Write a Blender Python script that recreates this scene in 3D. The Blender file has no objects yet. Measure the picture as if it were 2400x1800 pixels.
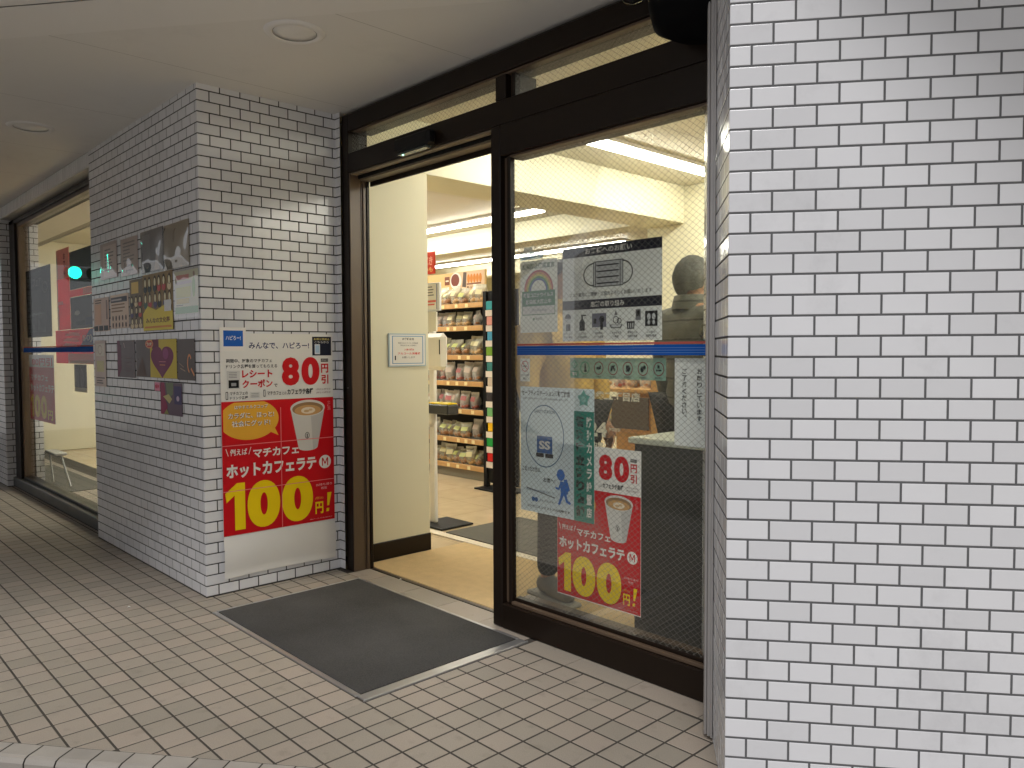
import bpy, math, random
from mathutils import Vector, Matrix
random.seed(7)
R = math.radians
scene = bpy.context.scene
COL = scene.collection

# ------------------------------------------------------------------ camera
FPX, YAW, PITCH, ROLL, CAMH = 1832.345, 0.81283744, 0.042026248, -0.0044973, 1.22
def cam_basis():
    f = Vector((-math.sin(YAW)*math.cos(PITCH), math.cos(YAW)*math.cos(PITCH), -math.sin(PITCH)))
    rt = Vector((math.cos(YAW), math.sin(YAW), 0)); up = rt.cross(f)
    return rt*math.cos(ROLL)+up*math.sin(ROLL), -rt*math.sin(ROLL)+up*math.cos(ROLL), f
rt, up, fw = cam_basis()
cam = bpy.data.cameras.new("camera"); camo = bpy.data.objects.new("camera", cam); COL.objects.link(camo)
cam.sensor_width = 36; cam.lens = FPX/2400*36; cam.clip_start = 0.05; cam.clip_end = 300
M = Matrix.Identity(4)
for i in range(3):
    M[i][0] = rt[i]; M[i][1] = up[i]; M[i][2] = -fw[i]
M[0][3], M[1][3], M[2][3] = 0, 0, CAMH
camo.matrix_world = M
scene.camera = camo

# ------------------------------------------------------------------ world, light, exposure
CITY_GLOW = .44                          # lit street and signs all round
SUN_EL, SUN_AZ = R(57), R(-54)          # azimuth of the direction towards the light, from +X
world = bpy.data.worlds.new("World"); scene.world = world; world.use_nodes = True
nt = world.node_tree; nt.nodes.clear()
sky = nt.nodes.new("ShaderNodeTexSky"); sky.sky_type = 'NISHITA'; sky.sun_disc = False
sky.sun_elevation = SUN_EL; sky.sun_rotation = math.pi/2 - SUN_AZ
bg = nt.nodes.new("ShaderNodeBackground"); bg.inputs['Strength'].default_value = 0.008
wo = nt.nodes.new("ShaderNodeOutputWorld")
glow = nt.nodes.new("ShaderNodeBackground"); glow.inputs[0].default_value = (.98, .97, 1.0, 1); glow.inputs[1].default_value = CITY_GLOW
ad = nt.nodes.new("ShaderNodeAddShader")
nt.links.new(sky.outputs[0], bg.inputs[0]); nt.links.new(bg.outputs[0], ad.inputs[0]); nt.links.new(glow.outputs[0], ad.inputs[1]); nt.links.new(ad.outputs[0], wo.inputs[0])
sd = bpy.data.lights.new("night_street_light", 'SUN'); so = bpy.data.objects.new("night_street_light", sd); COL.objects.link(so)
sd.energy = 2.05; sd.angle = R(20); sd.color = (1.0, 0.985, 0.98)
sdir = Vector((math.cos(SUN_EL)*math.cos(SUN_AZ), math.cos(SUN_EL)*math.sin(SUN_AZ), math.sin(SUN_EL)))
so.rotation_euler = sdir.to_track_quat('Z', 'Y').to_euler()
so.location = sdir*20
scene.view_settings.view_transform = 'Standard'; scene.view_settings.look = 'None'
scene.view_settings.exposure = 0.0; scene.view_settings.gamma = 1.0
scene.render.engine = 'CYCLES'
scene.cycles.use_denoising = True
scene.cycles.max_bounces = 10; scene.cycles.transparent_max_bounces = 24
scene.cycles.diffuse_bounces = 5; scene.cycles.glossy_bounces = 4
scene.cycles.sample_clamp_indirect = 6
LED_STRENGTH = 50.0

# ------------------------------------------------------------------ materials
def srgb(r, g, b):
    f = lambda c: (c/255/12.92) if c/255 <= .04045 else ((c/255+.055)/1.055)**2.4
    return (f(r), f(g), f(b), 1)
MATS = {}
class NT:
    def __init__(s, name):
        s.m = bpy.data.materials.new(name); s.m.use_nodes = True
        s.t = s.m.node_tree; s.t.nodes.clear()
        s.out = s.n('ShaderNodeOutputMaterial')
    def n(s, ty, **kw):
        x = s.t.nodes.new(ty)
        for k, v in kw.items():
            if k in x.inputs.keys(): x.inputs[k].default_value = v
            else: setattr(x, k, v)
        return x
    def l(s, a, b): s.t.links.new(a, b)
    def math(s, op, a, b=None):
        x = s.n('ShaderNodeMath', operation=op)
        for i, v in enumerate((a, b)):
            if v is None: continue
            if isinstance(v, (int, float)): x.inputs[i].default_value = v
            else: s.l(v, x.inputs[i])
        return x.outputs[0]
def pbr(name, col, rough=.5, var=0.08, nscale=6, bump=0., bscale=80, metal=0., island=0., spec=.5, fleck=0., coat=0., sheen=0., stain=0.):
    if name in MATS: return MATS[name]
    k = NT(name); p = k.n('ShaderNodeBsdfPrincipled')
    p.inputs['Roughness'].default_value = rough; p.inputs['Metallic'].default_value = metal
    p.inputs['Specular IOR Level'].default_value = spec; p.inputs['Coat Weight'].default_value = coat
    if sheen: p.inputs['Sheen Weight'].default_value = sheen
    tc = k.n('ShaderNodeTexCoord')
    nz = k.n('ShaderNodeTexNoise'); nz.inputs['Scale'].default_value = nscale; nz.inputs['Detail'].default_value = 6
    k.l(tc.outputs['Object'], nz.inputs['Vector'])
    v = k.math('MULTIPLY_ADD', nz.outputs[0], var*2); v.node.inputs[2].default_value = 1-var
    if island:
        gi = k.n('ShaderNodeNewGeometry')
        w = k.math('MULTIPLY_ADD', gi.outputs['Random Per Island'], island*2); w.node.inputs[2].default_value = 1-island
        v = k.math('MULTIPLY', v, w)
    if fleck:
        n2 = k.n('ShaderNodeTexNoise'); n2.inputs['Scale'].default_value = 420; n2.inputs['Detail'].default_value = 2
        k.l(tc.outputs['Object'], n2.inputs['Vector'])
        w = k.math('MULTIPLY_ADD', n2.outputs[0], fleck*2); w.node.inputs[2].default_value = 1-fleck
        v = k.math('MULTIPLY', v, w)
    if stain:
        n3 = k.n('ShaderNodeTexNoise'); n3.inputs['Scale'].default_value = 2.6; n3.inputs['Detail'].default_value = 12; n3.inputs['Roughness'].default_value = .72
        k.l(tc.outputs['Object'], n3.inputs['Vector'])
        mr = k.n('ShaderNodeMapRange'); mr.inputs[1].default_value = .55; mr.inputs[2].default_value = .72; mr.inputs[3].default_value = 1; mr.inputs[4].default_value = 1-stain
        k.l(n3.outputs[0], mr.inputs[0]); v = k.math('MULTIPLY', v, mr.outputs[0])
    mx = k.n('ShaderNodeMix', data_type='RGBA', blend_type='MULTIPLY')
    mx.inputs[0].default_value = 1; mx.inputs[6].default_value = tuple(col[:3])+(1,)
    cmb = k.n('ShaderNodeCombineColor'); [k.l(v, cmb.inputs[i]) for i in range(3)]
    k.l(cmb.outputs[0], mx.inputs[7]); k.l(mx.outputs[2], p.inputs['Base Color'])
    rv = k.math('MULTIPLY_ADD', nz.outputs[0], .16); rv.node.inputs[2].default_value = max(0, rough-.08)
    k.l(rv, p.inputs['Roughness'])
    if bump:
        bn = k.n('ShaderNodeTexNoise'); bn.inputs['Scale'].default_value = bscale; bn.inputs['Detail'].default_value = 4
        k.l(tc.outputs['Object'], bn.inputs['Vector'])
        b = k.n('ShaderNodeBump'); b.inputs['Strength'].default_value = bump; b.inputs['Distance'].default_value = .004
        k.l(bn.outputs[0], b.inputs['Height']); k.l(b.outputs[0], p.inputs['Normal'])
    k.l(p.outputs[0], k.out.inputs[0]); MATS[name] = k.m
    return k.m
def emit(name, col, strength):
    if name in MATS: return MATS[name]
    k = NT(name); e = k.n('ShaderNodeEmission'); e.inputs[0].default_value = tuple(col[:3])+(1,); e.inputs[1].default_value = strength
    k.l(e.outputs[0], k.out.inputs[0]); MATS[name] = k.m; return k.m
def glass(name, tint=(1, 1, 1), refl=.09, wire=False, rough=.0, dirt=.006, fg=.16):
    if name in MATS: return MATS[name]
    k = NT(name)
    tr = k.n('ShaderNodeBsdfTransparent'); tr.inputs[0].default_value = tuple(tint)+(1,)
    gl = k.n('ShaderNodeBsdfGlossy'); gl.inputs['Roughness'].default_value = rough
    lw = k.n('ShaderNodeFresnel'); lw.inputs[0].default_value = 1.5
    fr = k.math('MULTIPLY_ADD', lw.outputs[0], fg); fr.node.inputs[2].default_value = refl*.1
    fr = k.math('MINIMUM', fr, .9)
    mx = k.n('ShaderNodeMixShader'); k.l(fr, mx.inputs[0]); k.l(tr.outputs[0], mx.inputs[1]); k.l(gl.outputs[0], mx.inputs[2])
    df = k.n('ShaderNodeBsdfDiffuse'); df.inputs[0].default_value = (.6, .6, .58, 1)
    tc = k.n('ShaderNodeTexCoord'); nz = k.n('ShaderNodeTexNoise'); nz.inputs['Scale'].default_value = 3; nz.inputs['Detail'].default_value = 8
    k.l(tc.outputs['Object'], nz.inputs['Vector'])
    d = k.math('MULTIPLY', nz.outputs[0], dirt)
    m2 = k.n('ShaderNodeMixShader'); k.l(d, m2.inputs[0]); k.l(mx.outputs[0], m2.inputs[1]); k.l(df.outputs[0], m2.inputs[2])
    last = m2
    if wire:
        sx = k.n('ShaderNodeSeparateXYZ'); k.l(tc.outputs['Object'], sx.inputs[0])
        a = k.math('DIVIDE', sx.outputs[0], .029); b = k.math('DIVIDE', sx.outputs[2], .0225)
        ln = None
        for op in ('ADD', 'SUBTRACT'):
            t = k.math('FRACT', k.math(op, a, b)); t = k.math('ABSOLUTE', k.math('SUBTRACT', t, .5))
            t = k.math('LESS_THAN', t, .032); ln = t if ln is None else k.math('MAXIMUM', ln, t)
        ln = k.math('MULTIPLY', ln, .72)
        wm = k.n('ShaderNodeBsdfDiffuse'); wm.inputs[0].default_value = (.24, .235, .21, 1)
        m3 = k.n('ShaderNodeMixShader'); k.l(ln, m3.inputs[0]); k.l(m2.outputs[0], m3.inputs[1]); k.l(wm.outputs[0], m3.inputs[2])
        last = m3
    k.l(last.outputs[0], k.out.inputs[0]); MATS[name] = k.m; return k.m
def ink(r, g, b, gloss=.35):
    n = "print_%02x%02x%02x_%d" % (r, g, b, int(gloss*100))
    return pbr(n, srgb(r, g, b), gloss, var=.03, nscale=9, spec=.16)
def translucent(name, col, f=.45):
    if name in MATS: return MATS[name]
    k = NT(name); d = k.n('ShaderNodeBsdfDiffuse'); t = k.n('ShaderNodeBsdfTransparent')
    d.inputs[0].default_value = tuple(col[:3])+(1,)
    tc = k.n('ShaderNodeTexCoord'); nz = k.n('ShaderNodeTexNoise'); nz.inputs['Scale'].default_value = 8
    k.l(tc.outputs['Object'], nz.inputs['Vector'])
    v = k.math('MULTIPLY_ADD', nz.outputs[0], .1); v.node.inputs[2].default_value = f-.05
    m = k.n('ShaderNodeMixShader'); k.l(v, m.inputs[0]); k.l(t.outputs[0], m.inputs[1]); k.l(d.outputs[0], m.inputs[2])
    k.l(m.outputs[0], k.out.inputs[0]); MATS[name] = k.m; return k.m

def thin_paper(name, col, f=.30):
    if name in MATS: return MATS[name]
    k = NT(name); d = k.n('ShaderNodeBsdfDiffuse'); t = k.n('ShaderNodeBsdfTranslucent'); tc = k.n('ShaderNodeTexCoord'); nz = k.n('ShaderNodeTexNoise'); nz.inputs['Scale'].default_value = 7
    k.l(tc.outputs['Object'], nz.inputs['Vector']); v = k.math('MULTIPLY_ADD', nz.outputs[0], .1); v.node.inputs[2].default_value = f-.05
    for x in (d, t): x.inputs[0].default_value = tuple(col)+(1,)
    m = k.n('ShaderNodeMixShader'); k.l(v, m.inputs[0]); k.l(d.outputs[0], m.inputs[1]); k.l(t.outputs[0], m.inputs[2]); k.l(m.outputs[0], k.out.inputs[0]); MATS[name] = k.m
    return k.m
def floor_tile_mat():
    k = NT("floor_tile_stoneware"); p = k.n('ShaderNodeBsdfPrincipled')
    tc = k.n('ShaderNodeTexCoord'); gi = k.n('ShaderNodeNewGeometry')
    n1 = k.n('ShaderNodeTexNoise'); n1.inputs['Scale'].default_value = 1.1; n1.inputs['Detail'].default_value = 7
    n2 = k.n('ShaderNodeTexNoise'); n2.inputs['Scale'].default_value = 260; n2.inputs['Detail'].default_value = 3
    n3 = k.n('ShaderNodeTexNoise'); n3.inputs['Scale'].default_value = 14; n3.inputs['Detail'].default_value = 9
    for n in (n1, n2, n3): k.l(tc.outputs['Object'], n.inputs['Vector'])
    cr = k.n('ShaderNodeValToRGB'); e = cr.color_ramp.elements
    e[0].color = (.288, .256, .208, 1); e[1].color = (.352, .297, .243, 1); x = e.new(.5); x.color = (.315, .275, .224, 1)
    k.l(gi.outputs['Random Per Island'], cr.inputs[0])
    v = k.math('MULTIPLY_ADD', n1.outputs[0], .35); v.node.inputs[2].default_value = .80
    w = k.math('MULTIPLY_ADD', n2.outputs[0], .5); w.node.inputs[2].default_value = .75
    st = k.n('ShaderNodeMapRange'); st.inputs[1].default_value = .60; st.inputs[2].default_value = .70; st.inputs[3].default_value = 1; st.inputs[4].default_value = .86
    k.l(n3.outputs[0], st.inputs[0])
    v = k.math('MULTIPLY', k.math('MULTIPLY', v, w), st.outputs[0])
    vo = k.n('ShaderNodeTexVoronoi'); vo.inputs['Scale'].default_value = 2.3; k.l(tc.outputs['Object'], vo.inputs['Vector'])
    gs = k.n('ShaderNodeMapRange'); gs.inputs[1].default_value = .022; gs.inputs[2].default_value = .034; gs.inputs[3].default_value = .62; gs.inputs[4].default_value = 1
    k.l(vo.outputs['Distance'], gs.inputs[0]); v = k.math('MULTIPLY', v, gs.outputs[0])
    c = k.n('ShaderNodeCombineColor'); [k.l(v, c.inputs[i]) for i in range(3)]
    mx = k.n('ShaderNodeMix', data_type='RGBA', blend_type='MULTIPLY'); mx.inputs[0].default_value = 1
    k.l(cr.outputs[0], mx.inputs[6]); k.l(c.outputs[0], mx.inputs[7]); k.l(mx.outputs[2], p.inputs['Base Color'])
    p.inputs['Roughness'].default_value = .52; p.inputs['Specular IOR Level'].default_value = .35
    b = k.n('ShaderNodeBump'); b.inputs['Strength'].default_value = .25; b.inputs['Distance'].default_value = .001
    k.l(n2.outputs[0], b.inputs['Height']); k.l(b.outputs[0], p.inputs['Normal'])
    k.l(p.outputs[0], k.out.inputs[0]); return k.m
def ribbed_mat():
    k = NT("ribbed_rubber_mat"); p = k.n('ShaderNodeBsdfPrincipled')
    tc = k.n('ShaderNodeTexCoord'); sx = k.n('ShaderNodeSeparateXYZ'); k.l(tc.outputs['Object'], sx.inputs[0])
    h = None
    for ax, sc in ((0, 900), (1, 900)):
        s = k.math('SINE', k.math('MULTIPLY', sx.outputs[ax], sc)); h = s if h is None else k.math('ADD', h, s)
    nz = k.n('ShaderNodeTexNoise'); nz.inputs['Scale'].default_value = 2.4; nz.inputs['Detail'].default_value = 8; k.l(tc.outputs['Object'], nz.inputs['Vector'])
    n2 = k.n('ShaderNodeTexNoise'); n2.inputs['Scale'].default_value = 180; k.l(tc.outputs['Object'], n2.inputs['Vector'])
    v = k.math('ADD', k.math('MULTIPLY', nz.outputs[0], .075), k.math('MULTIPLY', n2.outputs[0], .07))
    v = k.math('ADD', k.math('MULTIPLY', h, .010), k.math('ADD', v, -.012))
    c = k.n('ShaderNodeCombineColor'); k.l(v, c.inputs[0]); k.l(k.math('MULTIPLY', v, .97), c.inputs[1]); k.l(k.math('MULTIPLY', v, .92), c.inputs[2])
    k.l(c.outputs[0], p.inputs['Base Color']); p.inputs['Roughness'].default_value = .8; p.inputs['Specular IOR Level'].default_value = .2
    b = k.n('ShaderNodeBump'); b.inputs['Strength'].default_value = .5; b.inputs['Distance'].default_value = .002
    k.l(h, b.inputs['Height']); k.l(b.outputs[0], p.inputs['Normal'])
    k.l(p.outputs[0], k.out.inputs[0]); return k.m
def shop_floor_mat():
    k = NT("polished_shop_tile"); p = k.n('ShaderNodeBsdfPrincipled')
    tc = k.n('ShaderNodeTexCoord'); br = k.n('ShaderNodeTexBrick'); k.l(tc.outputs['Object'], br.inputs['Vector'])
    br.offset = 0; br.inputs['Scale'].default_value = 1; br.inputs['Brick Width'].default_value = .45; br.inputs['Row Height'].default_value = .45
    br.inputs['Mortar Size'].default_value = .002; br.inputs['Color1'].default_value = (.60, .47, .30, 1); br.inputs['Color2'].default_value = (.64, .51, .34, 1)
    br.inputs['Mortar'].default_value = (.36, .27, .16, 1)
    nz = k.n('ShaderNodeTexNoise'); nz.inputs['Scale'].default_value = 9; nz.inputs['Detail'].default_value = 9; k.l(tc.outputs['Object'], nz.inputs['Vector'])
    v = k.math('MULTIPLY_ADD', nz.outputs[0], .3); v.node.inputs[2].default_value = .85
    c = k.n('ShaderNodeCombineColor'); [k.l(v, c.inputs[i]) for i in range(3)]
    mx = k.n('ShaderNodeMix', data_type='RGBA', blend_type='MULTIPLY'); mx.inputs[0].default_value = 1
    k.l(br.outputs[0], mx.inputs[6]); k.l(c.outputs[0], mx.inputs[7]); k.l(mx.outputs[2], p.inputs['Base Color'])
    p.inputs['Roughness'].default_value = .18; k.l(p.outputs[0], k.out.inputs[0]); return k.m

TILE = pbr("white_glazed_tile", (.72, .72, .735), .17, var=.05, nscale=3.5, island=.055, bump=.05, bscale=22, stain=.13)
WGROUT = pbr("grey_grout", (.115, .115, .118), .9, var=.3, nscale=30, bump=.3)
GROUT = pbr("dark_grout", (.040, .037, .035), .9, var=.3, nscale=30, bump=.3)
FTILE = floor_tile_mat()
FGROUT = pbr("floor_grout", (.050, .042, .033), .95, var=.35, nscale=7)
CEIL = pbr("painted_ceiling_board", (.78, .76, .72), .6, var=.05, nscale=1.2, bump=.03, bscale=60, stain=.07)
CEIL2 = pbr("painted_edge_board", (.82, .80, .765), .6, var=.05, nscale=1.2, bump=.03, bscale=60)
SEAM = pbr("ceiling_seam", (.34, .32, .29), .8)
FRAME = pbr("dark_bronze_aluminium", (.012, .0068, .004), .36, var=.2, nscale=5, spec=.24)
FRAMEL = pbr("bronze_aluminium", (.10, .066, .042), .38, var=.1, nscale=5)
TRACK = pbr("bronze_track", (.21, .165, .11), .42, var=.1)
BLACK = pbr("black_plastic", (.005, .005, .0055), .5, var=.1, spec=.25)
STEEL = pbr("brushed_aluminium", (.46, .45, .44), .36, var=.12, nscale=14, metal=.75)
CREAM = pbr("cream_wall", (.74, .705, .53), .55, var=.03, nscale=1.5, bump=.02)
CREAMC = pbr("cream_ceiling", (.66, .62, .50), .6, var=.03, nscale=1.5)
COIR = pbr("beige_entrance_carpet", (.56, .40, .20), .9, var=.16, nscale=16, fleck=.25, bump=.35, bscale=260)
SFLOOR = shop_floor_mat()
RUBBER = ribbed_mat()
GREYMAT = pbr("grey_carpet", (.10, .095, .08), .95, var=.2, nscale=40, fleck=.2)
WHITEP = pbr("white_plastic", (.78, .75, .70), .32, var=.04)
PAPER = pbr("paper_white", (.76, .74, .70), .42, var=.03, nscale=5)
WOOD = pbr("pale_wood", (.56, .32, .12), .5, var=.16, nscale=12)
STONE = pbr("white_stone_strip", (.74, .66, .52), .45, var=.14, nscale=30)
LED = emit("led_tube", (1.0, .975, .86), LED_STRENGTH)
GLASS = glass("clear_glass", (.97, .98, .97), .10)
WGLASS = glass("wired_glass", (.955, .96, .93), .05, wire=True)
KERBT = pbr("kerb_tile", (.31, .285, .25), .5, var=.16, nscale=12, island=.08, fleck=.15)

# ------------------------------------------------------------------ mesh helpers
class MB:
    def __init__(s): s.v = []; s.f = []; s.mi = []; s.mats = []; s.sm = []
    def mat(s, m):
        if m not in s.mats: s.mats.append(m)
        return s.mats.index(m)
    def face(s, pts, m, smooth=False):
        b = len(s.v); s.v += [tuple(p) for p in pts]; s.f.append(tuple(range(b, b+len(pts)))); s.mi.append(s.mat(m)); s.sm.append(smooth)
    def raw(s, vs, fs, m, smooth=False):
        b = len(s.v); s.v += [tuple(p) for p in vs]; k = s.mat(m)
        for f in fs: s.f.append(tuple(b+i for i in f)); s.mi.append(k); s.sm.append(smooth)
    def box(s, x0, x1, y0, y1, z0, z1, m, bev=0., T=None):
        x0, x1 = min(x0, x1), max(x0, x1); y0, y1 = min(y0, y1), max(y0, y1); z0, z1 = min(z0, z1), max(z0, z1)
        b = min(bev, (x1-x0)/2.01, (y1-y0)/2.01, (z1-z0)/2.01)
        if b <= 0:
            vs = [(x, y, z) for z in (z0, z1) for y in (y0, y1) for x in (x0, x1)]
            fs = [(0, 2, 3, 1), (4, 5, 7, 6), (0, 1, 5, 4), (2, 6, 7, 3), (0, 4, 6, 2), (1, 3, 7, 5)]
        else:
            vs = []; idx = {}
            def V(i, j, k, a):
                key = (i, j, k, a)
                if key not in idx:
                    p = [(x0, x1)[i], (y0, y1)[j], (z0, z1)[k]]; sg = [1-2*i, 1-2*j, 1-2*k]
                    for q in range(3):
                        if q != a: p[q] += sg[q]*b
                    idx[key] = len(vs); vs.append(tuple(p))
                return idx[key]
            fs = []
            for a in range(3):
                o = [q for q in range(3) if q != a]
                for e in (0, 1):
                    q = []
                    for (m1, m2) in ((0, 0), (1, 0), (1, 1), (0, 1)):
                        c = [0, 0, 0]; c[a] = e; c[o[0]] = m1; c[o[1]] = m2; q.append(V(*c, a))
                    fs.append(tuple(q))
            for a in range(3):      # edges along axis a
                o = [q for q in range(3) if q != a]
                for m1 in (0, 1):
                    for m2 in (0, 1):
                        q = []
                        for e, nrm in ((0, o[0]), (1, o[0]), (1, o[1]), (0, o[1])):
                            c = [0, 0, 0]; c[a] = e; c[o[0]] = m1; c[o[1]] = m2; q.append(V(*c, nrm))
                        fs.append(tuple(q))
            for i in (0, 1):
                for j in (0, 1):
                    for k in (0, 1): fs.append((V(i, j, k, 0), V(i, j, k, 1), V(i, j, k, 2)))
        if T: vs = [T(p) for p in vs]
        s.raw(vs, fs, m)
    def tube(s, pts, rad, m, n=12, cap=True, smooth=True):
        pts = [Vector(p) for p in pts]; rs = rad if isinstance(rad, (list, tuple)) else [rad]*len(pts)
        vs = []; fs = []
        for i, p in enumerate(pts):
            d = (pts[min(i+1, len(pts)-1)]-pts[max(i-1, 0)]).normalized()
            a = d.orthogonal().normalized() if i == 0 else (a-d*a.dot(d)).normalized()
            b = d.cross(a)
            for j in range(n):
                t = 2*math.pi*j/n; vs.append(p+(a*math.cos(t)+b*math.sin(t))*rs[i])
        for i in range(len(pts)-1):
            for j in range(n): fs.append((i*n+j, i*n+(j+1) % n, (i+1)*n+(j+1) % n, (i+1)*n+j))
        s.raw(vs, fs, m, smooth)
        if cap:
            s.face(vs[:n][::-1], m); s.face(vs[-n:], m)
    def lathe(s, prof, c, m, n=32, smooth=True):
        vs = []; fs = []; c = Vector(c)
        for r, z in prof:
            for j in range(n):
                t = 2*math.pi*j/n; vs.append(c+Vector((r*math.cos(t), r*math.sin(t), z)))
        for i in range(len(prof)-1):
            for j in range(n): fs.append((i*n+j, i*n+(j+1) % n, (i+1)*n+(j+1) % n, (i+1)*n+j))
        s.raw(vs, fs, m, smooth)
    def build(s, name, parent=None):
        me = bpy.data.meshes.new(name); me.from_pydata(s.v, [], s.f)
        for m in s.mats: me.materials.append(m)
        me.polygons.foreach_set('material_index', s.mi); me.polygons.foreach_set('use_smooth', s.sm)
        import bmesh
        bm = bmesh.new(); bm.from_mesh(me); bmesh.ops.recalc_face_normals(bm, faces=bm.faces); bm.to_mesh(me); bm.free()
        me.update()
        o = bpy.data.objects.new(name, me); COL.objects.link(o)
        if parent: o.parent = parent
        return o
def tag(o, label=None, cat=None, group=None, kind=None):
    if label: o['label'] = label
    if cat: o['category'] = cat
    if group: o['group'] = group
    if kind: o['kind'] = kind
    return o
def thing(name, label, cat, group=None):
    o = bpy.data.objects.new(name, None); COL.objects.link(o); o.empty_display_size = .05
    return tag(o, label, cat, group)
def copy_tree(o, parent=None):
    c = o.copy(); COL.objects.link(c); c.parent = parent
    for ch in list(o.children): copy_tree(ch, c)
    return c
def boxobj(name, b, m, parent=None, bev=.002):
    k = MB(); k.box(*b, m, bev); return k.build(name, parent)

def clip_poly(poly, halfplanes):
    for (a, b, c) in halfplanes:            # keep a*x+b*y <= c
        out = []
        for i in range(len(poly)):
            p, q = poly[i], poly[(i+1) % len(poly)]
            dp, dq = a*p[0]+b*p[1]-c, a*q[0]+b*q[1]-c
            if dp <= 0: out.append(p)
            if dp*dq < 0:
                t = dp/(dp-dq); out.append((p[0]+(q[0]-p[0])*t, p[1]+(q[1]-p[1])*t))
        poly = out
        if len(poly) < 3: return []
    return poly

# ------------------------------------------------------------------ text (built-in font with CJK fallback)
_tc = bpy.data.curves.new("lettering_source", 'FONT'); _to = bpy.data.objects.new("lettering_source", _tc); COL.objects.link(_to)
_tcache = {}
def text_mesh(body, bold=0., spacing=1.):
    key = (body, bold, spacing)
    if key not in _tcache:
        _tc.body = body; _tc.size = 1; _tc.offset = bold; _tc.space_character = spacing; _tc.resolution_u = 8 if body == '0' else 3
        _tc.update_tag(); _to.update_tag(); bpy.context.view_layer.update()
        dg = bpy.context.evaluated_depsgraph_get()
        me = bpy.data.meshes.new_from_object(_to.evaluated_get(dg))
        vs = [(v.co.x, v.co.y) for v in me.vertices]; fs = [tuple(p.vertices) for p in me.polygons]
        bpy.data.meshes.remove(me)
        x0 = min(v[0] for v in vs); x1 = max(v[0] for v in vs); y0 = min(v[1] for v in vs); y1 = max(v[1] for v in vs)
        _tcache[key] = ([((x-x0)/max(x1-x0, 1e-6), (y-y0)/max(y1-y0, 1e-6)) for x, y in vs], fs, (x1-x0)/max(y1-y0, 1e-6))
    return _tcache[key]

class Sheet:
    """a paper sheet: plane with u to the right, v up, n towards the viewer"""
    def __init__(s, O, U, N, V=(0, 0, 1)):
        s.O = Vector(O); s.U = Vector(U).normalized(); s.V = Vector(V).normalized(); s.N = Vector(N).normalized()
        s.paper = MB(); s.pr = MB(); s.tx = MB(); s.d = .0010
    def P(s, u, v, d): return s.O+s.U*u+s.V*v+s.N*d
    def base(s, u0, u1, v0, v1, m, th=.0007):
        vs = [s.P(u, v, d) for d in (0, th) for v in (v0, v1) for u in (u0, u1)]
        s.paper.raw(vs, [(0, 2, 3, 1), (4, 5, 7, 6), (0, 1, 5, 4), (2, 6, 7, 3), (0, 4, 6, 2), (1, 3, 7, 5)], m)
    def nxt(s): s.d += .00005; return s.d
    def rect(s, u0, u1, v0, v1, m, d=None):
        d = d or s.nxt(); s.pr.face([s.P(u0, v0, d), s.P(u1, v0, d), s.P(u1, v1, d), s.P(u0, v1, d)], m)
    def poly(s, pts, m):
        d = s.nxt(); s.pr.face([s.P(u, v, d) for u, v in pts], m)
    def ell(s, cu, cv, ru, rv, m, n=28):
        s.poly([(cu+ru*math.cos(2*math.pi*i/n), cv+rv*math.sin(2*math.pi*i/n)) for i in range(n)], m)
    def ring(s, cu, cv, ru, rv, w, m, n=40, a0=0, a1=2*math.pi):
        d = s.nxt()
        for i in range(n):
            a, b = a0+(a1-a0)*i/n, a0+(a1-a0)*(i+1)/n
            s.pr.face([s.P(cu+(ru-k)*math.cos(t), cv+(rv-k)*math.sin(t), d) for t, k in ((a, 0), (b, 0), (b, w), (a, w))], m)
    def line(s, p, q, w, m):
        a = Vector(p); b = Vector(q); t = (b-a).normalized(); n = Vector((-t.y, t.x))*w/2
        s.poly([tuple(a-n), tuple(b-n), tuple(b+n), tuple(a+n)], m)
    def text(s, body, u0, u1, v0, v1, m, bold=0., spacing=1.):
        vs, fs, asp = text_mesh(body, bold, spacing); d = s.nxt()+.0001
        s.tx.raw([s.P(u0+(u1-u0)*x, v0+(v1-v0)*y, d) for x, y in vs], fs, m)
    def textc(s, body, uc, vc, h, m, bold=0., maxw=None):
        vs, fs, asp = text_mesh(body, bold); w = h*asp
        if maxw: w = min(w, maxw)
        s.text(body, uc-w/2, uc+w/2, vc-h/2, vc+h/2, m, bold)
    def vtext(s, body, uc, v0, v1, w, m, bold=0.):
        n = len(body); st = (v1-v0)/n
        for i, ch in enumerate(body):
            if ch in '、。':
                s.text(ch, uc+w*.2, uc+w*.5, v1-st*(i+.35), v1-st*(i+.1), m, bold); continue
            k = .8 if ch not in 'ー一' else .12
            s.text(ch, uc-w/2, uc+w/2, v1-st*(i+.5+k/2), v1-st*(i+.5-k/2), m, bold)
    def build(s, name, label, cat, group=None, txt='lettering', pic='picture'):
        o = s.paper.build(name); tag(o, label, cat, group)
        if s.pr.f: s.pr.build(pic, o)
        if s.tx.f: s.tx.build(txt, o)
        return o

# ------------------------------------------------------------------ key geometry (metres)
ZC = 2.525
PX0, PY0 = -3.832, 1.533                 # left pillar corner
PXL = -5.60                              # its left end
W0 = Vector((-1.107, 1.834, 0)); WA = R(37.6)
WD = Vector((math.cos(WA), math.sin(WA), 0)); WN = Vector((math.sin(WA), -math.cos(WA), 0)); WL = -WN
YF = 2.305                               # door frame front
def street(p): return (p[0]-W0.x)*WN.x+(p[1]-W0.y)*WN.y

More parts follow.
